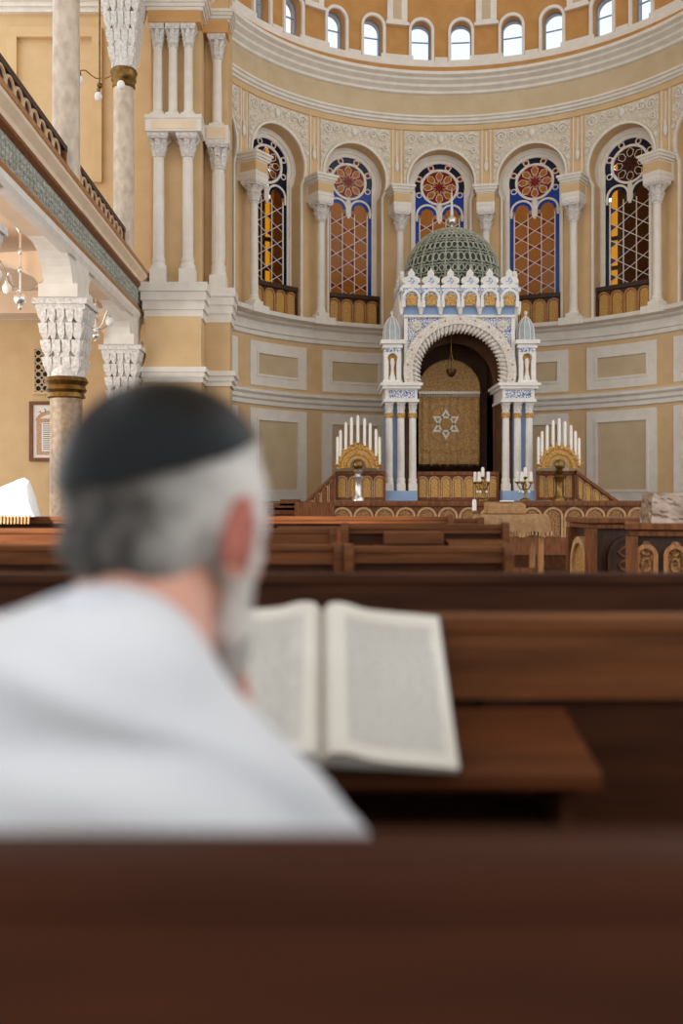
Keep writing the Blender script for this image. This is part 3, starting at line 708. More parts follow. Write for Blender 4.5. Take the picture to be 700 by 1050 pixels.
# ------------------------------------------------------------------ the ark
KX, KY = 2.755, 20.0
ark = thing('holy_ark', 'white and blue ornate ark with horseshoe arch under a pierced green dome', 'ark', (KX, KY, 1.2))
def A(mb, name, m, parent=None, **kw):
    o = mb.build(name, m, None, **kw); p = parent or ark
    o.parent = p
    off = Vector((KX, KY, 1.2)) if p is ark else Vector((0, 0, 0))
    return o
Z = lambda z: z - 1.2
acl = column_meshes(1.77, .074, .26, .22, .085, base_w=.085, shaft_m=ARKW)
ringk = MB().lathe([(.078, 1.46), (.09, 1.48), (.086, 1.51), (.09, 1.54), (.078, 1.56)], 14).mesh('gilt_band', GOLD, smooth=True)
for s in (-1, 1):
    x0, x1 = (-1.49, -.85) if s < 0 else (.85, 1.49)
    A(MB().box(x0, x1, -.12, .9, Z(1.2), Z(1.43)), 'plinth', BLUE)
    A(MB().box(x0 + .03, x1 - .03, .22, .9, Z(1.43), Z(3.2)), 'side_wall', BLUE)
    m = MB(); m.box(x0 - .03, x1 + .03, -.16, .95, Z(3.2), Z(3.26)); m.box(x0, x1, -.12, .95, Z(3.26), Z(3.46)); m.box(x0 - .06, x1 + .06, -.2, 1, Z(3.46), Z(3.52)); m.box(x0 - .1, x1 + .1, -.24, 1.05, Z(3.52), Z(3.58))
    e = A(m, 'entablature', ARKW)
    MB().box(x0 + .06, x1 - .06, -.125, -.12, Z(3.28), Z(3.44)).build('tile_band', TILE, e)
    for dx in (-.235, 0, .235):
        c = empty('ark_column', ((x0 + x1) / 2 + dx, 0, Z(1.43))); c.parent = ark
        for nm, me in acl: put(nm, me, c)
        put('gilt_band', ringk, c)
    # corner turret
    cx = s * 1.345
    t = empty('turret', (cx, .05, Z(3.58))); t.parent = ark
    m = MB(); m.box(-.19, .19, -.19, .19, 0, .06); m.strip(horseshoe(.50, .10, .08, .06, 12), rect_around(horseshoe(.50, .10, .08, .06, 12), (0, .5), -.17, .17, .06, .78), -.17, -.05)
    m.box(-.17, .17, -.05, .17, .06, .78); m.box(-.2, .2, -.2, .2, .70, .76); m.box(-.24, .24, -.24, .24, .78, .86)
    m.build('pedestal', ARKW, t)
    MB().box(-.16, .16, -.178, -.172, .62, .70).build('tile_band', TILE, t)
    MB().box(-.09, .09, -.055, -.05, .06, .6).build('niche_back', GOLD, t)
    MB().lathe([(.07, .06), (.07, .12), (.045, .17), (.03, .3), (.05, .42), (.03, .5)], 12, (0, -.11, 0)).build('niche_column', ARKW, t, smooth=True)
    d = MB().lathe([(.17, .86), (.175, .95), (.17, 1.08), (.14, 1.2), (.09, 1.29), (.03, 1.345), (.0, 1.35)], 20)
    d.build('dome', mat('grey_glazed_dome%d' % s, (176, 184, 184), (150, 158, 160), rough=.3, scale=7), t, smooth=True)
    for k in range(10):
        a = 2 * pi * k / 10
        MB().tube([(r * cos(a), r * sin(a), z) for r, z in ((.175, .87), (.18, .95), (.174, 1.08), (.143, 1.2), (.09, 1.295), (.03, 1.35))], .009, 5).build('rib', ARKW, t)
    MB().lathe([(.03, 1.34), (.015, 1.38), (.035, 1.42), (.035, 1.45), (.0, 1.48)], 10).build('finial', ARKW, t, smooth=True)
# arch face
cz = Z(3.805); r_o, r_i = 1.126, .79
ao = arc(0, cz, 1.05, pi + .235, -.235, 40)
ro = rect_around(ao, (0, cz), -1.10, 1.10, ao[0][1], Z(4.93))
A(MB().strip(ao, ro, -.02, .12), 'tiled_face', TILE)
for s in (-1, 1):
    m = MB()
    for k in range(8): m.ball((s * .86 + .075 * cos(k * pi / 4), -.04, Z(4.74) + .075 * sin(k * pi / 4)), (.045, .03, .045), 8, 5)
    m.ball((s * .86, -.05, Z(4.74)), .05, 8, 6); A(m, 'rosette', ARKC)
    A(MB().box(s * 1.075 - .035, s * 1.075 + .035, -.05, .12, Z(3.58), Z(4.93)), 'corner_strip', ARKW)
b = MB()
b.strip(arc(0, cz, r_o, pi + .22, -.22, 48), arc(0, cz, .98, pi + .24, -.24, 48), -.14, .15)
b.strip(arc(0, cz, .96, pi + .24, -.24, 48), arc(0, cz, .86, pi + .26, -.26, 48), -.09, .2)
b.strip(arc(0, cz, .99, pi + .24, -.24, 48), arc(0, cz, .95, pi + .24, -.24, 48), -.16, .1)
A(b, 'horseshoe_arch', ARKC)
tm = MB()
for k in range(37):
    t = -.24 + (pi + .48) * k / 36; u = Vector((cos(t), 0, sin(t))); w = Vector((-sin(t), 0, cos(t)))
    pts = [u * .97 + w * -.02 + Vector((0, -.10, cz)), u * .90 + w * .0 + Vector((0, -.11, cz)), u * .83 + w * .03 + Vector((0, -.09, cz)), u * .785 + w * .05 + Vector((0, -.02, cz))]
    tm.tube(pts, [.03, .038, .034, .016], 6)
o = A(tm, 'arch_teeth', ARKC); o['kind'] = 'stuff'
for k in range(13):
    t = -.15 + (pi + .3) * k / 12
    A(MB().ball((1.055 * cos(t), -.145, cz + 1.055 * sin(t)), (.022, .015, .022), 8, 5), 'gilt_boss', GOLD)
# attic
m = MB(); m.box(-1.10, 1.10, .1, 2.0, Z(4.93), Z(5.45)); m.box(-1.17, 1.17, -.16, 2.05, Z(5.12), Z(5.40)); m.box(-1.2, 1.2, -.2, 2.08, Z(5.40), Z(5.47)); m.box(-1.12, 1.12, -.1, .12, Z(4.90), Z(4.95))
A(m, 'attic_block', ARKW)
A(MB().box(-1.14, 1.14, -.205, -.2, Z(5.405), Z(5.465)), 'tile_band', TILEP); 
A(MB().box(-1.16, 1.16, -.168, -.16, Z(5.16), Z(5.40)), 'tile_band', TILE)
A(MB().box(-1.10, 1.10, -.06, .1, Z(4.95), Z(5.12)), 'blue_field', BLUE)
A(MB().box(-1.176, -1.17, -.1, 2.0, Z(5.14), Z(5.39)), 'tile_band', TILEP)
for k in range(6):
    x = -.975 + .39 * k
    P0 = horseshoe(Z(5.26), .135, .12, Z(5.08), 12, x); P1 = horseshoe(Z(5.26), .185, .185, Z(5.08), 12, x)
    nf = A(MB().strip(P0, P1, -.22, -.16), 'arch_niche', ARKW)
    MB().prism([(x - .10, Z(5.12))] + arc(x, Z(5.25), .10, pi, 0, 8) + [(x + .10, Z(5.12))], -.19, -.165).build('gilt_shell', GOLD, nf)
for k in range(7):
    x = -1.17 + .39 * k; w = .075 if 0 < k < 6 else .05
    A(MB().lathe([(.0, Z(4.93)), (.03, Z(4.95)), (.045, Z(5.03)), (w, Z(5.10)), (w, Z(5.2))], 10, (x, -.13, 0)), 'pendant', ARKW, smooth=True)
# crenellation
def merlon_poly(s=1):
    p = [(-.185, 0), (-.185, .05), (-.12, .08)] + arc(-.115, .15, .065, -pi / 2, -pi * 1.45, 5) + [(-.06, .24)] + arc(0, .285, .07, pi * 1.15, pi * .62, 4) + [(0, .40)]
    return p + [(-x, z) for x, z in reversed(p[:-1])]
mm = MB().prism(merlon_poly(), -.04, .04).mesh('merlon', ARKW)
mi = MB().prism([(-.07, .12), (-.035, .19), (0, .26), (.035, .19), (.07, .12), (0, .07)], -.05, -.04).mesh('merlon_inlay', TILEP)
def merlon(x, y, rz):
    o = put('merlon', mm, ark, (x, y, Z(5.47)), rz); put('inlay', mi, o)
for k in range(6): merlon(-.975 + .39 * k, -.13, 0)
for k in range(5):
    merlon(-1.14, .12 + .4 * k, -pi / 2); merlon(1.14, .12 + .4 * k, pi / 2)
# pierced dome
DY = 1.15; dz0 = Z(5.46)
def dome_r(t): return (1.03 * (cos(max(0, t)) if t > 0 else 1), dz0 + .42 + (1.08 * sin(t) if t > 0 else .42 * t))
prof = [(1.0, dz0), (1.0, dz0 + .42)] + [(1.0 * cos(t) ** .92, dz0 + .42 + 1.09 * sin(t)) for t in [pi / 2 * k / 12 for k in range(1, 12)]] + [(0.0, dz0 + 1.52)]
A(MB().lathe(prof, 48, (0, DY, 0)), 'dome_lining', mat('dome_lining', (74, 80, 74), (56, 62, 58), rough=.7, scale=6), smooth=True)
lat = MB()
def dp_(a, t):
    r = 1.02 * cos(t) ** .92 if t > 0 else 1.02; z = dz0 + .42 + (1.11 * sin(t) if t > 0 else t)
    return Vector((r * cos(a), DY + r * sin(a), z))
for k in range(24):
    a = 2 * pi * k / 24; lat.tube([dp_(a, t) for t in [-.4, 0] + [1.45 * q / 12 for q in range(1, 13)]], .016, 4)
for t in (-.38, -.02, .16, .42, .68, .92, 1.12, 1.3):
    lat.tube([dp_(2 * pi * k / 48, t) for k in range(48)], .014, 4, closed=True)
rows = [(-.2, 48, .055, 2.0), (.07, 48, .05, 1), (.29, 48, .06, 1.2), (.55, 48, .055, 1.2), (.80, 48, .042, 1.4), (1.02, 24, .05, 1), (1.21, 24, .035, 1)]
for t, n, q, e in rows:
    for k in range(n):
        a = 2 * pi * (k + .5) / n; r = max(.2, cos(max(t, 0)))
        lat.tube([dp_(a + q * cos(u) / r, t + q * 1.2 * e * sin(u)) for u in [2 * pi * j / 8 for j in range(8)]], .016, 4, closed=True)
o = A(lat, 'dome_openwork', VERD); o['kind'] = 'stuff'
A(MB().lathe([(.10, dz0 + 1.5), (.05, dz0 + 1.56), (.03, dz0 + 1.62)], 12, (0, DY, 0)).ball((0, DY, dz0 + 1.72), .105, 16, 10), 'finial_ball', SILV, smooth=True)
A(MB().lathe([(.035, dz0 + 1.8), (.028, dz0 + 2.0), (.014, dz0 + 2.3), (0, dz0 + 2.45)], 10, (0, DY, 0)), 'spire', ARKW, smooth=True)
# inside
ci = [(-.85, 0)] + arc(0, Z(3.7), .84, pi, 0, 20) + [(.85, 0)]
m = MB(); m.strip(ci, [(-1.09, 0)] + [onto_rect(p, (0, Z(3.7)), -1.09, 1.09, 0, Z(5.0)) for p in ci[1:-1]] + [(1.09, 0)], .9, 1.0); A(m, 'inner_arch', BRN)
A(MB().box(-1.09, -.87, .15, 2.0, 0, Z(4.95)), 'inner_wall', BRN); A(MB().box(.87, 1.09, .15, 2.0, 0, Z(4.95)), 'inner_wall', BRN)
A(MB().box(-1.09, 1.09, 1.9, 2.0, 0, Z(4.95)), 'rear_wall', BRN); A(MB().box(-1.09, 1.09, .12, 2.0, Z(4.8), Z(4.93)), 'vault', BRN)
m = MB()
for s in (-1, 1): m.box(s * 1.16 - .05, s * 1.16 + .05, .15, 2.0, Z(3.5), Z(5.4)); m.box(s * .97 - .1, s * .97 + .1, .9, 2.0, 0, Z(3.5))
A(m, 'flank_wall', ARKW)

# curtain with star
cu = thing('ark_curtain', 'gold brocade curtain with an embroidered silver six-pointed star', 'curtain', (KX - .02, 21.45, 1.98))
def curtain(z0, z1, zt, hw, y, amp, nx=48):
    v = []; f = []
    for j in range(13):
        for i in range(nx + 1):
            x = -hw + 2 * hw * i / nx
            top = zt(x); z = z0 + (top - z0) * j / 12
            v.append((x, y + amp * sin(x * 38 + .6 * sin(z * 2)) + .3 * amp * sin(x * 71), z))
    for j in range(12):
        for i in range(nx): a = j * (nx + 1) + i; f.append((a, a + 1, a + nx + 2, a + nx + 1))
    return MB().add(v, f)
o = curtain(0, 0, lambda x: 1.60, .66, 0, .014).build('cloth', CURT, cu, smooth=True); so = o.modifiers.new('t', 'SOLIDIFY'); so.thickness = .012
o = curtain(1.56, 0, lambda x: 1.62 + sqrt(max(.0004, .67 ** 2 - x * x)), .668, -.05, .004).build('valance', CURT, cu, smooth=True); so = o.modifiers.new('t', 'SOLIDIFY'); so.thickness = .012
m = MB()
for k in range(40): x = -.64 + 1.28 * k / 39; m.tube([(x, -.06, 1.57), (x, -.06, 1.48)], .01, 4)
m.box(-.66, .66, -.07, -.05, 1.55, 1.6); m.build('valance_fringe', EMB, cu)['kind'] = 'stuff'
m = MB()
for k in range(44): x = -.65 + 1.3 * k / 43; m.tube([(x, -.02, .04), (x, -.02, -.06)], .012, 4)
m.build('hem_fringe', DKW, cu)['kind'] = 'stuff'
def star_bar(r, w, y0, y1, cx, cz):
    m = MB()
    for q in (pi / 2, -pi / 2):
        o_ = [(cx + r * cos(q + 2 * pi * k / 3), cz + r * sin(q + 2 * pi * k / 3)) for k in range(3)]; i_ = [(cx + (r - 2 * w) * cos(q + 2 * pi * k / 3), cz + (r - 2 * w) * sin(q + 2 * pi * k / 3)) for k in range(3)]
        m.strip(o_, i_, y0, y1, True)
    return m
star_bar(.335, .042, -.035, -.02, -.07, .90).build('star', EMB, cu)
MB().prism(arc(-.07, .90, .115, 0, 2 * pi, 20)[:-1], -.035, -.02).build('star_medallion', GOLD, cu)
m = MB()
for r0 in (.40,):
    m.strip(arc(-.07, .90, r0, pi * 1.12, pi * 1.88, 16), arc(-.07, .90, r0 - .03, pi * 1.12, pi * 1.88, 16), -.035, -.02); m.strip(arc(-.07, .90, r0, pi * .2, pi * .8, 16), arc(-.07, .90, r0 - .02, pi * .2, pi * .8, 16), -.035, -.02)
m.build('embroidery', PALE, cu)
m = MB(); 
for z in (.28, .33, 1.42): m.box(-.6, .6, -.03, -.02, z, z + .02)
for x in (-.56, .55): m.box(x, x + .02, -.03, -.02, .28, 1.42)
m.build('braid', GOLD, cu)
hl = thing('eternal_lamp', 'small dark metal lamp hanging in the ark arch before the curtain', 'lamp', (2.69, 20.75, 3.82))
m = MB().lathe([(.0, -.02), (.05, .0), (.10, .08), (.11, .14), (.07, .16)], 16); m.build('bowl', BRZ, hl, smooth=True)
m = MB()
for k in range(3): a = 2 * pi * k / 3 + .4; m.tube([(.1 * cos(a), .1 * sin(a), .14), (.06 * cos(a), .06 * sin(a), .3), (0, 0, .5), (0, 0, 1.1)], .009, 5)
m.build('chains', BRZ, hl)

# ------------------------------------------------------------------ candles and their fans
def candle_mesh(h, r): return MB().lathe([(r, 0), (r * .92, h * .95), (r * .5, h), (0, h + .01)], 10).mesh('candle', WAX, smooth=True)
cm = candle_mesh(.53, .031)
def fan(name, label, x, y, z0, ped_m, side, spread, tops):
    t = thing(name, label, 'candelabrum', (x, y, z0))
    p = MB(); p.lathe([(.13, 0), (.13, .05), (.10, .09), (.075, .13), (.07, .35), (.09, .42), (.11, .47), (.06, .52), (.10, .58), (.03, .64)], 16); p.build('pedestal', ped_m, t, smooth=True)
    zc = .68
    f = MB(); f.strip(arc(0, zc, .42, pi * 1.04, -pi * .04, 24), arc(0, zc, .15, pi * 1.04, -pi * .04, 24), -.02, .02, back=True)
    rr_ = random.Random(5)
    for k in range(24):
        a = pi * (k + .5) / 24; f.ball((.36 * cos(a), -.02, zc + .36 * sin(a)), (.04, .03, .04), 6, 4); f.ball((.25 * cos(a), -.025, zc + .25 * sin(a)), (.035, .03, .035), 6, 4)
    for k in range(16):
        a = pi * (k + .5) / 16; f.tube([(.40 * cos(a), 0, zc + .40 * sin(a)), (.48 * cos(a + .06), -.01, zc + .48 * sin(a + .06))], [.034, .008], 5)
    f.build('fan', GOLD, t)
    MB().ball((0, -.06, zc + .03), (.10, .05, .10), 12, 8).build('boss', BRZ, t, smooth=True)
    for k in range(9):
        cx, cz_ = spread[k]
        a = (cx / .45)
        arm = MB().tube([(cx * .8, 0, zc + .3 * (1 - abs(a) * .7)), (cx, 0, cz_ - .05)], .014, 5); arm.lathe([(.02, -.06), (.05, -.02), (.055, .0), (.03, -.0)], 10, (cx, 0, cz_)); arm.build('candle_arm', GOLD, t)
        c = put('candle', cm, None, (x + cx, y, z0 + cz_ + .0))
        nm = ['outermost left', 'second from the left', 'third from the left', 'fourth from the left', 'tall middle', 'fourth from the right', 'third from the right', 'second from the right', 'outermost right'][k]
        tag(c, '%s white candle in the %s gilded candle fan' % (nm, side), 'candle', 'candles in the %s candle fan' % side)
S1 = 19.4 / 1021
lx = [346, 349, 354.5, 360.3, 366.9, 373.7, 379.4, 385.4, 389]; lb = [476, 469, 461, 456, 454, 457, 462, 468, 476]
zz = lambda y: 1.2 + (515 - y) * S1 - 1.22
fan('candle_fan', 'gilded fan-shaped candelabrum with pedestal painted pale as glare, left of the ark', .70, 19.4, 1.22, SILV, 'left', [((a - 366.9) * S1, zz(b_)) for a, b_ in zip(lx, lb)], None)  # silver-pale pedestal has the glare on gold metal painted in
rx = [552.6, 556.4, 561.6, 567.7, 573.9, 579.8, 586, 590.6, 594.2]; rb = [476, 470, 464, 459, 457, 460, 464, 470, 477]
fan('candle_fan', 'gilded fan-shaped candelabrum with brass pedestal, right of the ark', 4.62, 19.4, 1.22, BRZ, 'right', [((a - 573.9) * S1, zz(b_)) for a, b_ in zip(rx, rb)], None)

def small_candelabra(label, x, y, z, side):
    t = thing('candelabra', label, 'candelabra', (x, y, z))
    m = MB().lathe([(.09, 0), (.09, .02), (.03, .05), (.02, .12), (.035, .17), (.02, .22), (.03, .27), (.015, .32)], 14); m.build('stem', BRZ, t, smooth=True)
    sc = candle_mesh(.16, .03)
    for k in range(5):
        a = 2 * pi * k / 5 + .3; rr_ = .13 if k else 0; zt = .34 if k else .42
        pts = [(0, 0, .2), (rr_ * .6 * cos(a), rr_ * .6 * sin(a), .2), (rr_ * cos(a), rr_ * sin(a), .28), (rr_ * cos(a), rr_ * sin(a), zt - .02)] if k else [(0, 0, .3), (0, 0, zt)]
        arm = MB().tube(pts, .01, 6); arm.lathe([(.015, zt - .05), (.045, zt - .03), (.045, zt - .01)], 10, (pts[-1][0], pts[-1][1], 0)); arm = arm.build('arm', BRZ, t, smooth=True)
        o = put('candle_tube', sc, arm, (pts[-1][0], pts[-1][1], zt - .01))
        MB().ball((rr_ * .7 * cos(a), rr_ * .7 * sin(a), .15), .022, 8, 6).build('crystal_drop', BULB, t, smooth=True)
small_candelabra('small brass candelabra with five white candles behind the cloth-covered desk, left of the gold bolster', (495 - 330) * 17 / 1021, 17.02, 1.225, 'l')
small_candelabra('small brass candelabra with white candles right of the gold bolster, before the ark columns', (538.5 - 330) * 17 / 1021, 17.02, 1.225, 'r')

# ------------------------------------------------------------------ reading table
TY = 13.0; u = TY / 1021
tb_ = thing('reading_table', 'wooden reading table on slim legs under a gold cloth', 'table', ((523 - 330) * u, TY, 0))
MB().box(-.40, .40, -.3, .3, .98, 1.03).build('table_top', OAK, tb_)
for sx in (-.34, .34):
    for sy in (-.25, .25): MB().box(sx - .035, sx + .035, sy - .035, sy + .035, 0, .98).build('leg', TANW if sx > 0 else OAK, tb_)
MB().box(-.34, .34, -.27, -.23, .30, .36).build('stretcher', OAK, tb_)
def draped(hx, hy, z0, drop, nx=24, ny=10, seed=1, edge=.03):
    """cloth over a box: flat on top, hanging folds round it"""
    v = []; f = []; per = []
    rr_ = random.Random(seed)
    loop_ = [(-hx + 2 * hx * i / nx, -hy) for i in range(nx)] + [(hx, -hy + 2 * hy * i / ny) for i in range(ny)] + [(hx - 2 * hx * i / nx, hy) for i in range(nx)] + [(-hx, hy - 2 * hy * i / ny) for i in range(ny)]
    n = len(loop_); v.append((0, 0, z0))
    for x, y in loop_: v.append((x * .97, y * .97, z0 + .002))
    for j in range(1, 5):
        for i, (x, y) in enumerate(loop_):
            e = 1 + edge * (j / 4) * (1.2 + sin(i * 1.3 + seed)) ; d = drop * (j / 4) * (1 + .06 * sin(i * .9 + seed))
            v.append((x * e, y * e, z0 - d))
    for i in range(n): f.append((0, 1 + i, 1 + (i + 1) % n))
    for j in range(4):
        for i in range(n): a = 1 + j * n; f.append((a + i, a + n + i, a + n + (i + 1) % n, a + (i + 1) % n))
    return MB().add(v, f), v[-n:]
cl, hem = draped(.43, .34, 0.012, .22)
t = thing('table_cloth', 'gold brocade cloth with fringed hem over the reading table', 'cloth', ((523 - 330) * u, TY, 1.03))
o = cl.build('cloth', BROC, t, smooth=True)
m = MB()
for i, p in enumerate(hem):
    m.tube([p, (p[0], p[1], p[2] - .05)], .012, 4)
m.build('fringe', PALE, t)['kind'] = 'stuff'
MB().box(-.2, .3, -.345, -.34, -.20, -.05).build('hanging_fold', BROC, t)
bo = thing('book_rest', 'gold-cloth covered sloping book rest on the reading table', 'book rest', ((518 - 330) * u, TY + .05, 1.044))
MB().prism([(-.15, 0), (.15, 0), (.15, .16), (-.15, .13)], -.25, .25, 'x').build('cushion', BROC, bo, bevel=.02)
MB().box(-.05, .12, -.02, .1, .165, .18).build('paper_sheet', CLOTH, bo)
sc_ = thing('candlestick', 'single white candle in a low brass holder at the left end of the reading table', 'candlestick', ((485 - 330) * u, TY - .1, 1.044))
MB().lathe([(.06, 0), (.06, .015), (.035, .03), (.035, .05)], 12).build('holder', BRZ, sc_, smooth=True); put('candle', candle_mesh(.14, .028), sc_, (0, 0, .05))

# ------------------------------------------------------------------ lecterns on the right
def lectern(label, x0, x1, y, dpt, h, side_arch, front, rz=0):
    t = thing('lectern', label, 'lectern', (x0, y, 0), rz)
    w = x1 - x0
    MB().box(.03, w - .03, .03, dpt - .03, 0, h - .1).build('body', DKW, t)
    m = MB(); m.box(-.02, w + .02, -.02, dpt + .02, h - .10, h - .055); m.box(-.05, w + .05, -.05, dpt + .05, h - .05, h); m.build('top', OAK, t, bevel=.008)
    for px, py in ((0, 0), (w, 0), (0, dpt), (w, dpt)): MB().box(px - .045, px + .045, py - .045, py + .045, 0, h - .1).build('corner_post', OAK, t)
    for k in range(front):
        cx = w * (k + .5) / front; r = min(w / front / 2 - .02, .2); cz_ = h - .16 - r
        P0 = [(cx - r, .2)] + arc(cx, cz_, r, pi, 0, 14) + [(cx + r, .2)]; q = r - .032; P1 = [(cx - q, .2)] + arc(cx, cz_, q, pi, 0, 14) + [(cx + q, .2)]
        fo = MB().strip(P0, P1, -.03, .03).build('front_arch', TANW if front > 1 else DKW, t)  # single-arch front goes dark, its shade put into the wood colour
        MB().prism(P1, .005, .03).build('carved_panel', DULL if front > 1 else DKW, fo)
        g_ = MB(); rr_ = random.Random(k)
        for z in range(6):
            zz_ = cz_ - .12 * z + .05; g_.tube([(cx + (q * .55) * cos(a), .0, zz_ + .05 * sin(a)) for a in [2 * pi * j / 10 for j in range(10)]], .014, 5, closed=True)
        g_.build('scroll_carving', DULL if front > 1 else OAK, fo)
    if side_arch:
        cy = dpt / 2; r = dpt / 2 - .06; cz_ = h - .18 - r
        P0 = [(cy - r, .2)] + arc(cy, cz_, r, pi, 0, 12) + [(cy + r, .2)]; q = r - .06; P1 = [(cy - q, .2)] + arc(cy, cz_, q, pi, 0, 12) + [(cy + q, .2)]
        v = MB().strip(P0, P1, -.03, .03); fo = v.build('side_arch', PALE, t, fn=lambda x, y_, z: (y_, x, z))  # pale arch and bright panel put the light on this side into colour
        MB().prism(P1, .0, .03).build('carved_panel', GOLD, fo, fn=lambda x, y_, z: (y_, x, z))
    return t
lectern('carved dark wooden lectern with one arched gilt side panel, right of the reading table', 2.43, 3.12, 9.0, .7, 1.06, True, 1)
lectern('carved oak lectern with two gilt front arches under a wrapped package', 2.37, 3.0, 7.62, .45, 1.04, False, 3, radians(-17))
pk = MB(); 
def wrap(hx, hy, h, seed):
    v = []; f = []; N_ = 20
    m = MB(); m.box(-1, 1, -1, 1, 0, 1)
    import bmesh
    b = bmesh.new(); bmesh.ops.create_cube(b, size=2); bmesh.ops.subdivide_edges(b, edges=b.edges[:], cuts=11, use_grid_fill=True)
    for q in b.verts:
        p = q.co.copy(); n_ = mnoise.noise_vector(p * 2.3 + Vector((seed, 0, 0))) * .05 + mnoise.noise_vector(p * 6 + Vector((seed, 3, 0))) * .03
        q.co = Vector(((p.x * (1 - .06 * (p.z + 1) / 2) + n_.x) * hx, (p.y * (1 - .1 * (p.z + 1) / 2) + n_.y) * hy, max(0.0, (p.z + 1) / 2 + (n_.z if p.z > -.9 else 0)) * h))
    me = bpy.data.meshes.new('wrapping'); b.to_mesh(me); b.free(); me.materials.append(mat('foil_wrap', (176, 154, 138), (140, 120, 104), rough=.25, metal=.6, scale=8, bump=.35))
    return me
o = put('wrapped_package', wrap(.17, .14, .23, 2.0), None, (2.70, 7.78, 1.04)); tag(o, 'boxy package in shiny crumpled wrapping on the lectern at the right edge', 'package')
# ------------------------------------------------------------------ pews
def pew(label, x0, x1, y, h, board=.137, top=.03, m=PEW, m2=PEWD, desks=(), seat=True, ends=(True, True), flr=0.0, shelf=True):
    t = thing('pew', label, 'pew', ((x0 + x1) / 2, y, 0))
    X0, X1 = x0 - (x0 + x1) / 2, x1 - (x0 + x1) / 2
    bv = .006
    MB().box(X0, X1, -.018, .035, h - top, h).build('top_rail', m, t, bevel=bv)
    MB().box(X0, X1, -.012, .025, h - board, h - top).build('back_board', m, t)
    n = max(1, round((X1 - X0) / .62))
    MB().box(X0, X1, .01, .03, .30, h - board).build('back_panel', m2, t)
    for k in range(n + 1):
        x = X0 + (X1 - X0) * k / n; MB().box(max(X0, x - .035), min(X1, x + .035), -.005, .01, .08, h - board).build('stile', m2, t)
    MB().box(X0, X1, -.01, .03, .08, .30).build('kick_board', m2, t)
    if seat:
        MB().box(X0, X1, .035, .46, .41, .45).build('seat', m, t); MB().box(X0, X1, .38, .42, .1, .41).build('seat_front', m2, t)
    for s, x in ((0, X0), (1, X1)):
        if ends[s]:
            P = [(-.05, 0), (.46, 0), (.46, .58), (.40, .66), (.12, .66), (.06, h - .02), (.02, h + .01), (-.04, h + .01), (-.05, h - .03)]
            MB().prism(P, x - .02, x + .02, 'x').build('end_panel', m, t, bevel=bv)
    for dx0, dx1, zf, zn, dd in desks:
        a0, a1 = dx0 - (x0 + x1) / 2, dx1 - (x0 + x1) / 2
        MB().prism([(-.03, zf - .025), (-.03, zf), (-.03 - dd, zn), (-.03 - dd, zn - .025)], a0, a1, 'x').build('desk_board', DESK if y < 2 else m, t, bevel=.004)
        MB().box(a0 + .03, a1 - .03, -.03 - dd * .8, -.012, zn - .12, zn - .10).build('desk_shelf', m2, t)
        for xx in (a0 + .03, a1 - .05): MB().box(xx, xx + .02, -.03 - dd * .85, -.012, zn - .12, zn - .03).build('desk_bracket', m2, t)
    return t
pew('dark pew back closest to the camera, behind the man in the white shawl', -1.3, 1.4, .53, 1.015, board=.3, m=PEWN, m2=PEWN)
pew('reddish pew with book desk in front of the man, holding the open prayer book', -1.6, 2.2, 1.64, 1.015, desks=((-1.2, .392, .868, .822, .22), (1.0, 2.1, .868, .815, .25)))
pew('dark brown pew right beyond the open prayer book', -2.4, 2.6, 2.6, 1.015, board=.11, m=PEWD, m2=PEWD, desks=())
pew('left-hand pew with end post, first row beyond the dark brown pew', -3.0, .07, 4.3, 1.017, board=.085, desks=())
pew('short right-hand pew, first row beyond the dark brown pew', .115, .79, 4.25, 1.013, board=.072, desks=(), ends=(True, True))
pew('left-hand pew whose top catches the sunbeam, second row beyond the dark brown pew', -4.2, .06, 5.5, 1.055, board=.09, desks=())
pew('right-hand pew with slanting desk boards in front of the reading table', .125, 1.0, 5.45, 1.08, board=.05, desks=((.28, .655, .972, .966, .2), (.665, .98, 1.0, .985, .2)))
pew('long pew, third row beyond the dark brown pew, under the white cloth', -4.2, .9, 7.0, 1.10, board=.05, desks=())
pew('long pew, fourth row beyond the dark brown pew', -2.2, 1.35, 8.6, 1.055, board=.1, desks=())
pew('long pew nearest the ark platform', -2.0, 1.7, 10.6, 1.03, board=.1, desks=())
# hymn-book box on the short pew
tag(MB().box(-.155, .155, -.085, .085, 0, .066).build('lidded_box', PEW, None, bevel=.006), 'closed wooden book box on the desk board of the right-hand pew', 'box'); bpy.data.objects['lidded_box'].location = (.485, 5.315, .977)

# white fringed cloth in the sunbeam
wc = thing('fringed_cloth', 'white fringed cloth heaped in sunlight on a pew at the left edge', 'cloth', (-2.04, 7.0, 1.10))
v = []; f = []
NX, NY = 18, 10
for j in range(NY + 1):
    for i in range(NX + 1):
        x = -.5 + .54 * i / NX; w_ = j / NY
        hgt = (.07 + .20 * min(1, (x + .5) / .44) ** .9) * (1 if x < -.04 else max(.0, 1 - ((x + .04) / .08) ** 2))
        a = -pi / 2 + pi * w_
        v.append((x + .01 * mnoise.noise(Vector((x * 9, w_ * 5, 0))), .10 * sin(a) + .012 * mnoise.noise(Vector((x * 14, w_ * 8, 4))), hgt * cos(a) ** .8 if cos(a) > 1e-6 else 0))
for j in range(NY):
    for i in range(NX): a = j * (NX + 1) + i; f.append((a, a + 1, a + NX + 2, a + NX + 1))
MB().add(v, f).build('cloth', CLOTH, wc, smooth=True)
m = MB()
for k in range(22): x = -.49 + .50 * k / 21; m.tube([(x, -.10, .015), (x, -.11, -.05)], .006, 4)
m.build('fringe', PALE, wc)['kind'] = 'stuff'

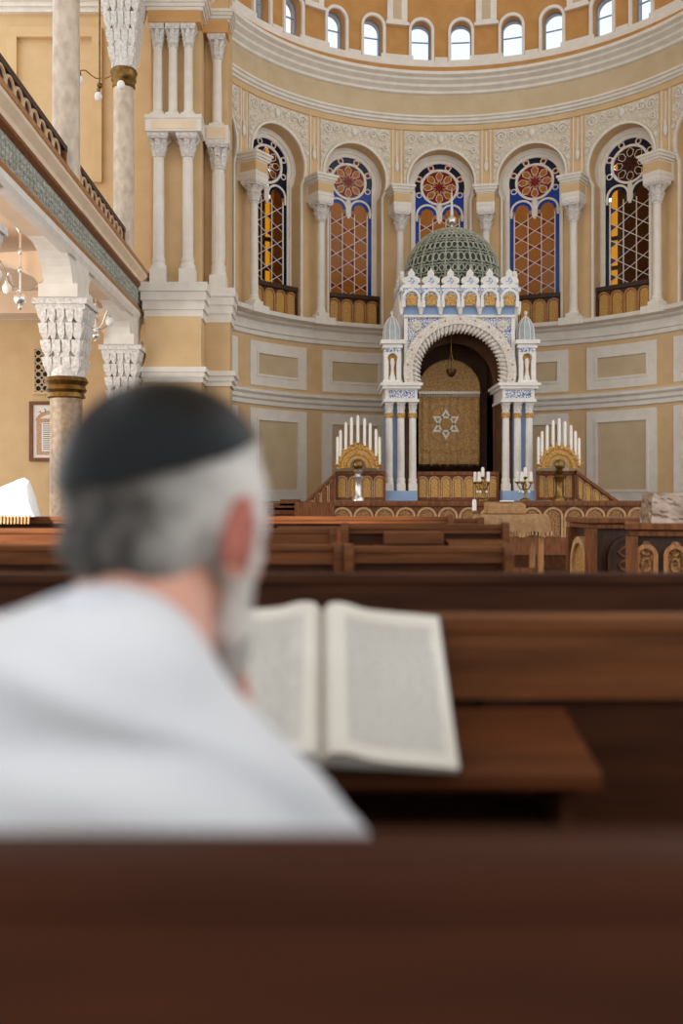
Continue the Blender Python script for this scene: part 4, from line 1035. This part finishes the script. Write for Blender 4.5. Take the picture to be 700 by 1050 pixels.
# ------------------------------------------------------------------ open prayer book on the desk
PAPER = mat('book_paper', (206, 200, 189), (196, 189, 176), rough=.8, scale=8)
bk = thing('prayer_book', 'open prayer book with text columns leaning on the pew in front of the man', 'book', (0, 1.40, .835))
bpt0, bpt1 = Vector((0, 1.36, .838)), Vector((0, 1.60, 1.016))
ey = (bpt1 - bpt0).normalized(); ez = Vector((0, -ey.z, ey.y)); LEN = (bpt1 - bpt0).length
def page_h(s):  # height of the page surface above the cover, s = 0 at the spine .. 1 at the edge
    return .012 + .011 * math.exp(-((s - .16) / .15) ** 2) + .012 * (1 - s) if s > .02 else .012
def pb(x, l, h):                       # page coordinates to world
    p = bpt0 + ey * l + ez * h; return (x, p.y - 1.40, p.z - .835)
spx = .0
WL, WR = .185, .185
def page(side, name):
    m = MB(); n = 16; v = []; f = []; ln = 6
    for j in range(ln + 1):
        for i in range(n + 1):
            s = i / n; tl = (j / ln); wv = .012 * s * (0 if side > 0 else 0)
            v.append(pb(spx + side * (WR * s), LEN * tl + (-.012 * s if side > 0 else 0), page_h(s)))
    base = len(v)
    for j in range(ln + 1):
        for i in range(n + 1): s = i / n; v.append(pb(spx + side * WR * s, LEN * (j / ln) + (-.012 * s if side > 0 else 0), .002))
    q = n + 1
    for j in range(ln):
        for i in range(n):
            a = j * q + i; f.append((a, a + 1, a + q + 1, a + q)); f.append((base + a, base + a + q, base + a + q + 1, base + a + 1))
    for i in range(n): f.append((i, base + i, base + i + 1, i + 1)); a = ln * q + i; f.append((a, a + 1, base + a + 1, base + a))
    for j in range(ln): a = j * q; f.append((a, a + q, base + a + q, base + a)); a = j * q + n; f.append((a, base + a, base + a + q, a + q))
    m.add(v, f); return m.build(name, PAPER, bk, smooth=True)
INKG = mat('grey_print', (168, 165, 160), rough=.9)
for side in (-1, 1):
    pg = page(side, 'page_block')
    tx = MB(); rr_ = random.Random(4 + side)
    for k in range(34):
        l0 = .025 + k * (LEN - .05) / 34
        s = .2 if side > 0 else .16
        while s < .90:
            e = min(.92, s + rr_.uniform(.04, .12))
            v = []
            for q in (s, e):
                for dl in (0, .0042): v.append(pb(spx + side * WR * q, l0 + dl + (-.012 * q if side > 0 else 0), page_h(q) + .0006))
            tx.add(v, [(0, 2, 3, 1)]); s = e + .018
    o = tx.build('text_lines', INKG, pg); o['kind'] = 'stuff'
    MB().add([pb(spx + side * a, l, h) for a in (-.004, .19) for l in (-.004, LEN + .003) for h in (-.004, .001)], [(0, 1, 3, 2), (4, 6, 7, 5), (0, 4, 5, 1), (2, 3, 7, 6), (0, 2, 6, 4), (1, 5, 7, 3)]).build('cover', DARK, bk)

# ------------------------------------------------------------------ the man
person = thing('person', 'grey-haired man in black skullcap and white prayer shawl, seated over an open book', 'person', (-.16, .75, .45))
PO = Vector((-.16, .75, .45))
SKIN = mat('skin', (206, 156, 134), (190, 132, 112), rough=.5, scale=14, lo=.3, hi=.7, Subsurface_Weight=.08)
WHAIR = mat('white_hair', (214, 208, 200), (176, 170, 162), rough=.8, scale=12, stretch=(3, 3, .8), bump=.5, bscale=60)
HAIR = mat('grey_hair', (112, 106, 98), (44, 41, 38), rough=.75, scale=9, stretch=(3, 3, .8), bump=.6, bscale=60, lo=.35, hi=.65)
REDSK = mat('flushed_skin', (172, 100, 84), (150, 80, 66), rough=.5, scale=20)
BEARD = mat('white_beard', (206, 200, 192), (168, 160, 152), rough=.8, scale=16, bump=.5, bscale=60)
KIP = mat('black_satin', (15, 17, 18), (10, 11, 12), spec=.14, rough=.4, scale=8)
TAL = mat('white_wool', (208, 208, 208), (198, 199, 202), rough=.9, scale=5, bump=.06, bscale=160)
TRO = mat('dark_trousers', (40, 42, 50), rough=.85); SHI = mat('grey_shirt', (188, 190, 196), rough=.85); SHO = mat('black_leather', (22, 20, 19), rough=.4)
HC = Vector((-.138, .90, 1.172)); HR = Matrix.Rotation(radians(-27), 3, 'Z') @ Matrix.Rotation(radians(-18), 3, 'X')
def H(p): return HC + HR @ Vector(p)
def chain(m, pts, rads, n=12):
    """tapered limb: tube plus a ball at each joint"""
    P = []; Rr = []
    for i in range(len(pts) - 1):
        for k in range(4):
            t = k / 4; P.append(Vector(pts[i]).lerp(Vector(pts[i + 1]), t)); Rr.append(rads[i] + (rads[i + 1] - rads[i]) * t)
    P.append(Vector(pts[-1])); Rr.append(rads[-1])
    m.tube(P, Rr, n)
    for p, r in zip(pts, rads): m.ball(p, r, n, 8)
def skin(m, name, material, voxel, smooth=6, parent=person, fac=.5, disp=None):
    """one continuous surface from overlapping volumes"""
    me = m.mesh(name + '_blocks', material); o = bpy.data.objects.new(name + '_blocks', me); COL.objects.link(o)
    r = o.modifiers.new('r', 'REMESH'); r.mode = 'VOXEL'; r.voxel_size = voxel
    s = o.modifiers.new('s', 'SMOOTH'); s.iterations = smooth; s.factor = fac
    dg = bpy.context.evaluated_depsgraph_get(); e = o.evaluated_get(dg)
    n = bpy.data.meshes.new_from_object(e); n.name = name
    bpy.data.objects.remove(o); bpy.data.meshes.remove(me)
    P_ = [v.co.copy() for v in n.vertices]; N_ = [v.normal.copy() for v in n.vertices] if disp else None
    co = []
    for i_, p in enumerate(P_):
        if disp: p = p + disp(p, N_[i_])
        co += list(p - PO)
    n.vertices.foreach_set('co', co); n.update()
    n.polygons.foreach_set('use_smooth', [True] * len(n.polygons))
    return put(name, n, parent)
B = MB()
# head: cranium, face, jaw, nose, lips, ears, neck
B.ball(H((0, -.012, .03)), (.074, .092, .088), 24, 16, HR); B.ball(H((0, .035, -.035)), (.058, .060, .085), 20, 14, HR)
B.ball(H((0, .055, -.095)), (.038, .036, .028), 14, 10, HR); B.ball(H((0, .085, .035)), (.05, .02, .018), 12, 8, HR)
chain(B, [H((0, .093, .025)), H((0, .112, -.015)), H((0, .105, -.028))], [.009, .014, .012], 8)
for s in (-1, 1):
    B.ball(H((s * .016, .100, -.026)), .010, 8, 6); B.ball(H((s * .040, .066, -.014)), (.021, .018, .022), 10, 8, HR); B.ball(H((s * .031, .074, .029)), (.022, .016, .008), 10, 8, HR)
    B.ball(H((s * .080, -.008, -.005)), (.011, .023, .039), 12, 8, HR); B.ball(H((s * .086, -.016, .010)), (.008, .017, .022), 10, 8, HR)
B.ball(H((0, .094, -.058)), (.024, .01, .007), 10, 6, HR); B.ball(H((0, .091, -.068)), (.02, .011, .008), 10, 6, HR)
chain(B, [(-.155, .815, .99), (-.150, .835, 1.07), tuple(H((0, -.02, -.05)))], [.062, .060, .060], 16)
# trunk, hips
for s in (-1, 1):
    chain(B, [(-.165 + s * .075, .73, .55), (-.165 + s * .07, .75, .75), (-.165 + s * .045, .79, .90)], [.10, .085, .06], 14)
    chain(B, [(-.165 + s * .10, .78, .53), (-.165 + s * .13, 1.14, .52), (-.165 + s * .13, 1.16, .09)], [.085, .062, .042], 12)
    chain(B, [(-.165 + s * .13, 1.14, .06), (-.165 + s * .14, 1.30, .045)], [.045, .03], 10)
LS, RS = (-.345, .80, .92), (-.05, .81, .88)
chain(B, [(-.165, .80, .98), (-.25, .80, .96), LS], [.06, .045, .04]); chain(B, [(-.165, .80, .98), (-.11, .80, .95), RS], [.06, .045, .04])
LE, LW = (-.44, 1.02, .76), (-.36, 1.27, .845)
RE, RW = (-.02, 1.10, .80), (-.084, 1.035, .952)
chain(B, [LS, LE, LW], [.042, .040, .027]); chain(B, [RS, RE, RW], [.042, .040, .027])
def hand(w, d, up, s, curl):
    """palm, four bent fingers of unequal length and a thumb; d = pointing direction, up = back of the hand"""
    w = Vector(w); d = Vector(d).normalized(); up = (Vector(up) - d * Vector(up).dot(d)).normalized(); x = d.cross(up) * s
    M = Matrix((x, d, up)).transposed()
    B.ball(w + d * .045, (.040, .052, .015), 14, 10, M)
    for k, (off, L_) in enumerate(((-.030, .058), (-.010, .070), (.010, .076), (.029, .070))[::1]):
        p0 = w + d * .08 + x * off; a = curl; p1 = p0 + (d * cos(a) - up * sin(a)) * L_ * .45; p2 = p1 + (d * cos(2 * a) - up * sin(2 * a)) * L_ * .32; p3 = p2 + (d * cos(2.8 * a) - up * sin(2.8 * a)) * L_ * .25
        chain(B, [w + d * .055 + x * off * .9, p0, p1, p2, p3], [.010, .0095, .0085, .0078, .0065], 8)
    p0 = w + d * .02 + x * .030; p1 = p0 + (d * .6 + x * .7 - up * .3) * .035; p2 = p1 + (d * .85 + x * .35 - up * .35) * .032; p3 = p2 + (d * .95 + x * .1 - up * .3) * .024
    chain(B, [p0, p1, p2, p3], [.014, .0115, .010, .008], 8)
hand(RW, (-.06, -.04, .5), (.85, .3, .1), -1, .5)
hand(LW, (.35, .9, .02), (0, 0, 1), 1, .25)
body = skin(B, 'body', SKIN, .0042, 5); body.data.materials.append(REDSK)
for s in (-1, 1):
    ec = H((s * .084, -.012, 0)) - PO
    for pl in body.data.polygons:
        if (pl.center - ec).length < .034: pl.material_index = 1
# hair shell, low round the back and sides; beard; brows; eyes
hm = MB(); hm.ball(H((0, -.014, .034)), (.083, .101, .094), 28, 18, HR); hm.ball(H((0, -.052, -.022)), (.066, .052, .05), 18, 12, HR)
for s in (-1, 1): hm.ball(H((s * .062, .018, .01)), (.020, .03, .055), 12, 10, HR)
for s in (-1, 1): hm.ball(H((s * .044, .018, .036)), (.036, .050, .060), 14, 12, HR); hm.ball(H((s * .064, .03, -.012)), (.013, .022, .038), 10, 8, HR)
HRi = HR.transposed()
def hair_disp(p, n):
    q = HRi @ (p - HC); d = n * (.006 * mnoise.noise(p * 38) + .003 * mnoise.noise(p * 90))
    if q.y > .05 - .35 * max(0, q.z): d = d - n * .014            # thin out over the brow
    return d
hair = skin(hm, 'hair', HAIR, .0045, 3, disp=hair_disp)
ca_ = hair.data.color_attributes.new('whiteness', 'FLOAT_COLOR', 'POINT')   # greyer at the nape, white at temples and sides
for i_, vv in enumerate(hair.data.vertices):
    q = HRi @ (vv.co + PO - HC); w_ = min(1, max(0, (abs(q.x) / .08) ** 2 * .7 + (q.y + .05) * 4 + max(0, q.z) * 2.2 + .15 * mnoise.noise(vv.co * 40)))
    ca_.data[i_].color = (w_, w_, w_, 1)
N_, L_ = HAIR.node_tree.nodes, HAIR.node_tree.links
at = N_.new('ShaderNodeAttribute'); at.attribute_name = 'whiteness'
mxh = N_.new('ShaderNodeMix'); mxh.data_type = 'RGBA'; mxh.inputs['B'].default_value = lin((214, 208, 200))
bs = N_['Principled BSDF']; L_.new(bs.inputs['Base Color'].links[0].from_socket, mxh.inputs['A']); L_.new(at.outputs['Fac'], mxh.inputs['Factor']); L_.new(mxh.outputs['Result'], bs.inputs['Base Color'])
bm_ = MB(); bm_.ball(H((0, .060, -.098)), (.044, .042, .034), 16, 12, HR)
for s in (-1, 1):
    chain(bm_, [tuple(H((s * .068, .020, -.03))), tuple(H((s * .060, .038, -.075))), tuple(H((s * .032, .072, -.105)))], [.014, .020, .022], 10)
    bm_.ball(H((s * .018, .098, -.048)), (.018, .010, .007), 10, 6, HR)
skin(bm_, 'beard', BEARD, .0045, 3, disp=lambda p, n: n * (.005 * mnoise.noise(p * 45)))
for s in (-1, 1):
    b_ = MB(); b_.tube([tuple(H((s * .015, .098, .040)) - PO), tuple(H((s * .032, .096, .040)) - PO), tuple(H((s * .050, .082, .034)) - PO)], [.004, .006, .003], 6); b_.build('eyebrow', HAIR, person, smooth=True)
    e_ = MB(); e_.ball(H((s * .031, .0805, .016)) - PO, .0125, 12, 8); e_ = e_.build('eye', WAX, person, smooth=True); MB().ball(H((s * .031, .0905, .014)) - PO, .0045, 8, 6).build('iris', DARK, e_)
# skullcap
kz = Vector((-.10, -.56, .83)).normalized(); kq = kz.to_track_quat('Z', 'Y').to_matrix()   # axis in the head's own frame
v = []; f = []; NA, NT = 40, 12
def cap_pt(t, a, g):
    d = kq @ Vector((sin(t) * cos(a), sin(t) * sin(a), cos(t)))
    q = g / sqrt((d.x / .083) ** 2 + (d.y / .101) ** 2 + (d.z / .094) ** 2)
    return H(Vector((0, -.014, .034)) + d * q) - PO
rows_ = [(radians(72) * k / NT, 1.075 + .02 * k / NT) for k in range(NT + 1)] + [(radians(72) * k / NT, 1.03) for k in range(NT, -1, -1)]
for t, g in rows_:
    for k in range(NA): v.append(cap_pt(max(t, .001), 2 * pi * k / NA, g))
for j in range(len(rows_) - 1):
    for k in range(NA): k2 = (k + 1) % NA; f.append((j * NA + k, j * NA + k2, (j + 1) * NA + k2, (j + 1) * NA + k))
kpo = MB().add(v, f).build('skullcap', KIP, person, smooth=True)
# shawl: a continuous drape over shoulders, back and arms
T = MB()
chain(T, [(-.42, .81, .87), (-.37, .795, .935), (-.30, .79, .978), (-.235, .79, 1.018), (-.168, .79, 1.052), (-.138, .795, 1.008), (-.078, .80, .941), (-.03, .82, .877), (-.02, .83, .84)], [.075, .08, .085, .082, .083, .075, .074, .073, .07], 16)
for s in (-1, 1): chain(T, [(-.165 + s * .09, .72, .56), (-.165 + s * .09, .735, .75), (-.165 + s * .055, .775, .93)], [.125, .12, .085], 16)
chain(T, [(-.40, .80, .90), (-.45, .99, .77)], [.085, .085]); chain(T, [(-.045, .82, .87), (-.015, 1.06, .79)], [.078, .07])
T.ball((-.165, .87, .80), (.155, .10, .20), 16, 12); T.ball((-.18, .76, .84), (.18, .13, .20), 20, 14)
def folds(p, n):
    k = .004 * sin(20 * (p.x + .16) + 24 * (p.z - 1.0) + 3 * mnoise.noise(p * 4)) + .004 * mnoise.noise(p * 6)
    zc_ = 1.065 - .9 * (p.x + .19) ** 2 - .12 * (p.x + .19)
    if n.y < .3: k += .008 * math.exp(-((p.z - zc_ + .25 * (p.x + .2)) / .016) ** 2) + .008 * math.exp(-((p.z - zc_ + .085 + .1 * p.x) / .02) ** 2)
    return n * (k + .006)
skin(T, 'prayer_shawl', TAL, .007, 30, disp=folds)
# folded neckband of the shawl
nb = MB(); pts = []
ring_ = [(-.085, .90, .96), (-.098, .845, 1.015), (-.122, .79, 1.075), (-.152, .755, 1.113), (-.19, .75, 1.118), (-.232, .79, 1.09), (-.245, .85, 1.04), (-.245, .91, .98)]
nb.tube([Vector(p) - PO for p in ring_], [.016, .022, .024, .024, .024, .024, .022, .016], 8)
o = nb.build('neckband', mat('silvery_band', (206, 208, 214), (178, 180, 188), rough=.6, scale=60), person, smooth=True); o.modifiers.new('s', 'SUBSURF').levels = 1
# trousers and shoes
tr_ = MB()
for s in (-1, 1): chain(tr_, [(-.165 + s * .09, .76, .545), (-.165 + s * .13, 1.14, .522), (-.165 + s * .13, 1.16, .12)], [.098, .074, .056], 12)
skin(tr_, 'trousers', TRO, .009, 4)
for s in (-1, 1):
    sh = MB(); chain(sh, [(-.165 + s * .13, 1.13, .055), (-.165 + s * .14, 1.31, .045)], [.056, .044], 10); skin(sh, 'shoe', SHO, .008, 3)
sl = MB(); chain(sl, [LS, LE, tuple(Vector(LE).lerp(Vector(LW), .85))], [.047, .047, .036]); chain(sl, [RS, RE, tuple(Vector(RE).lerp(Vector(RW), .8))], [.047, .047, .036])
skin(sl, 'shirt', SHI, .008, 3)
bpy.context.view_layer.update()
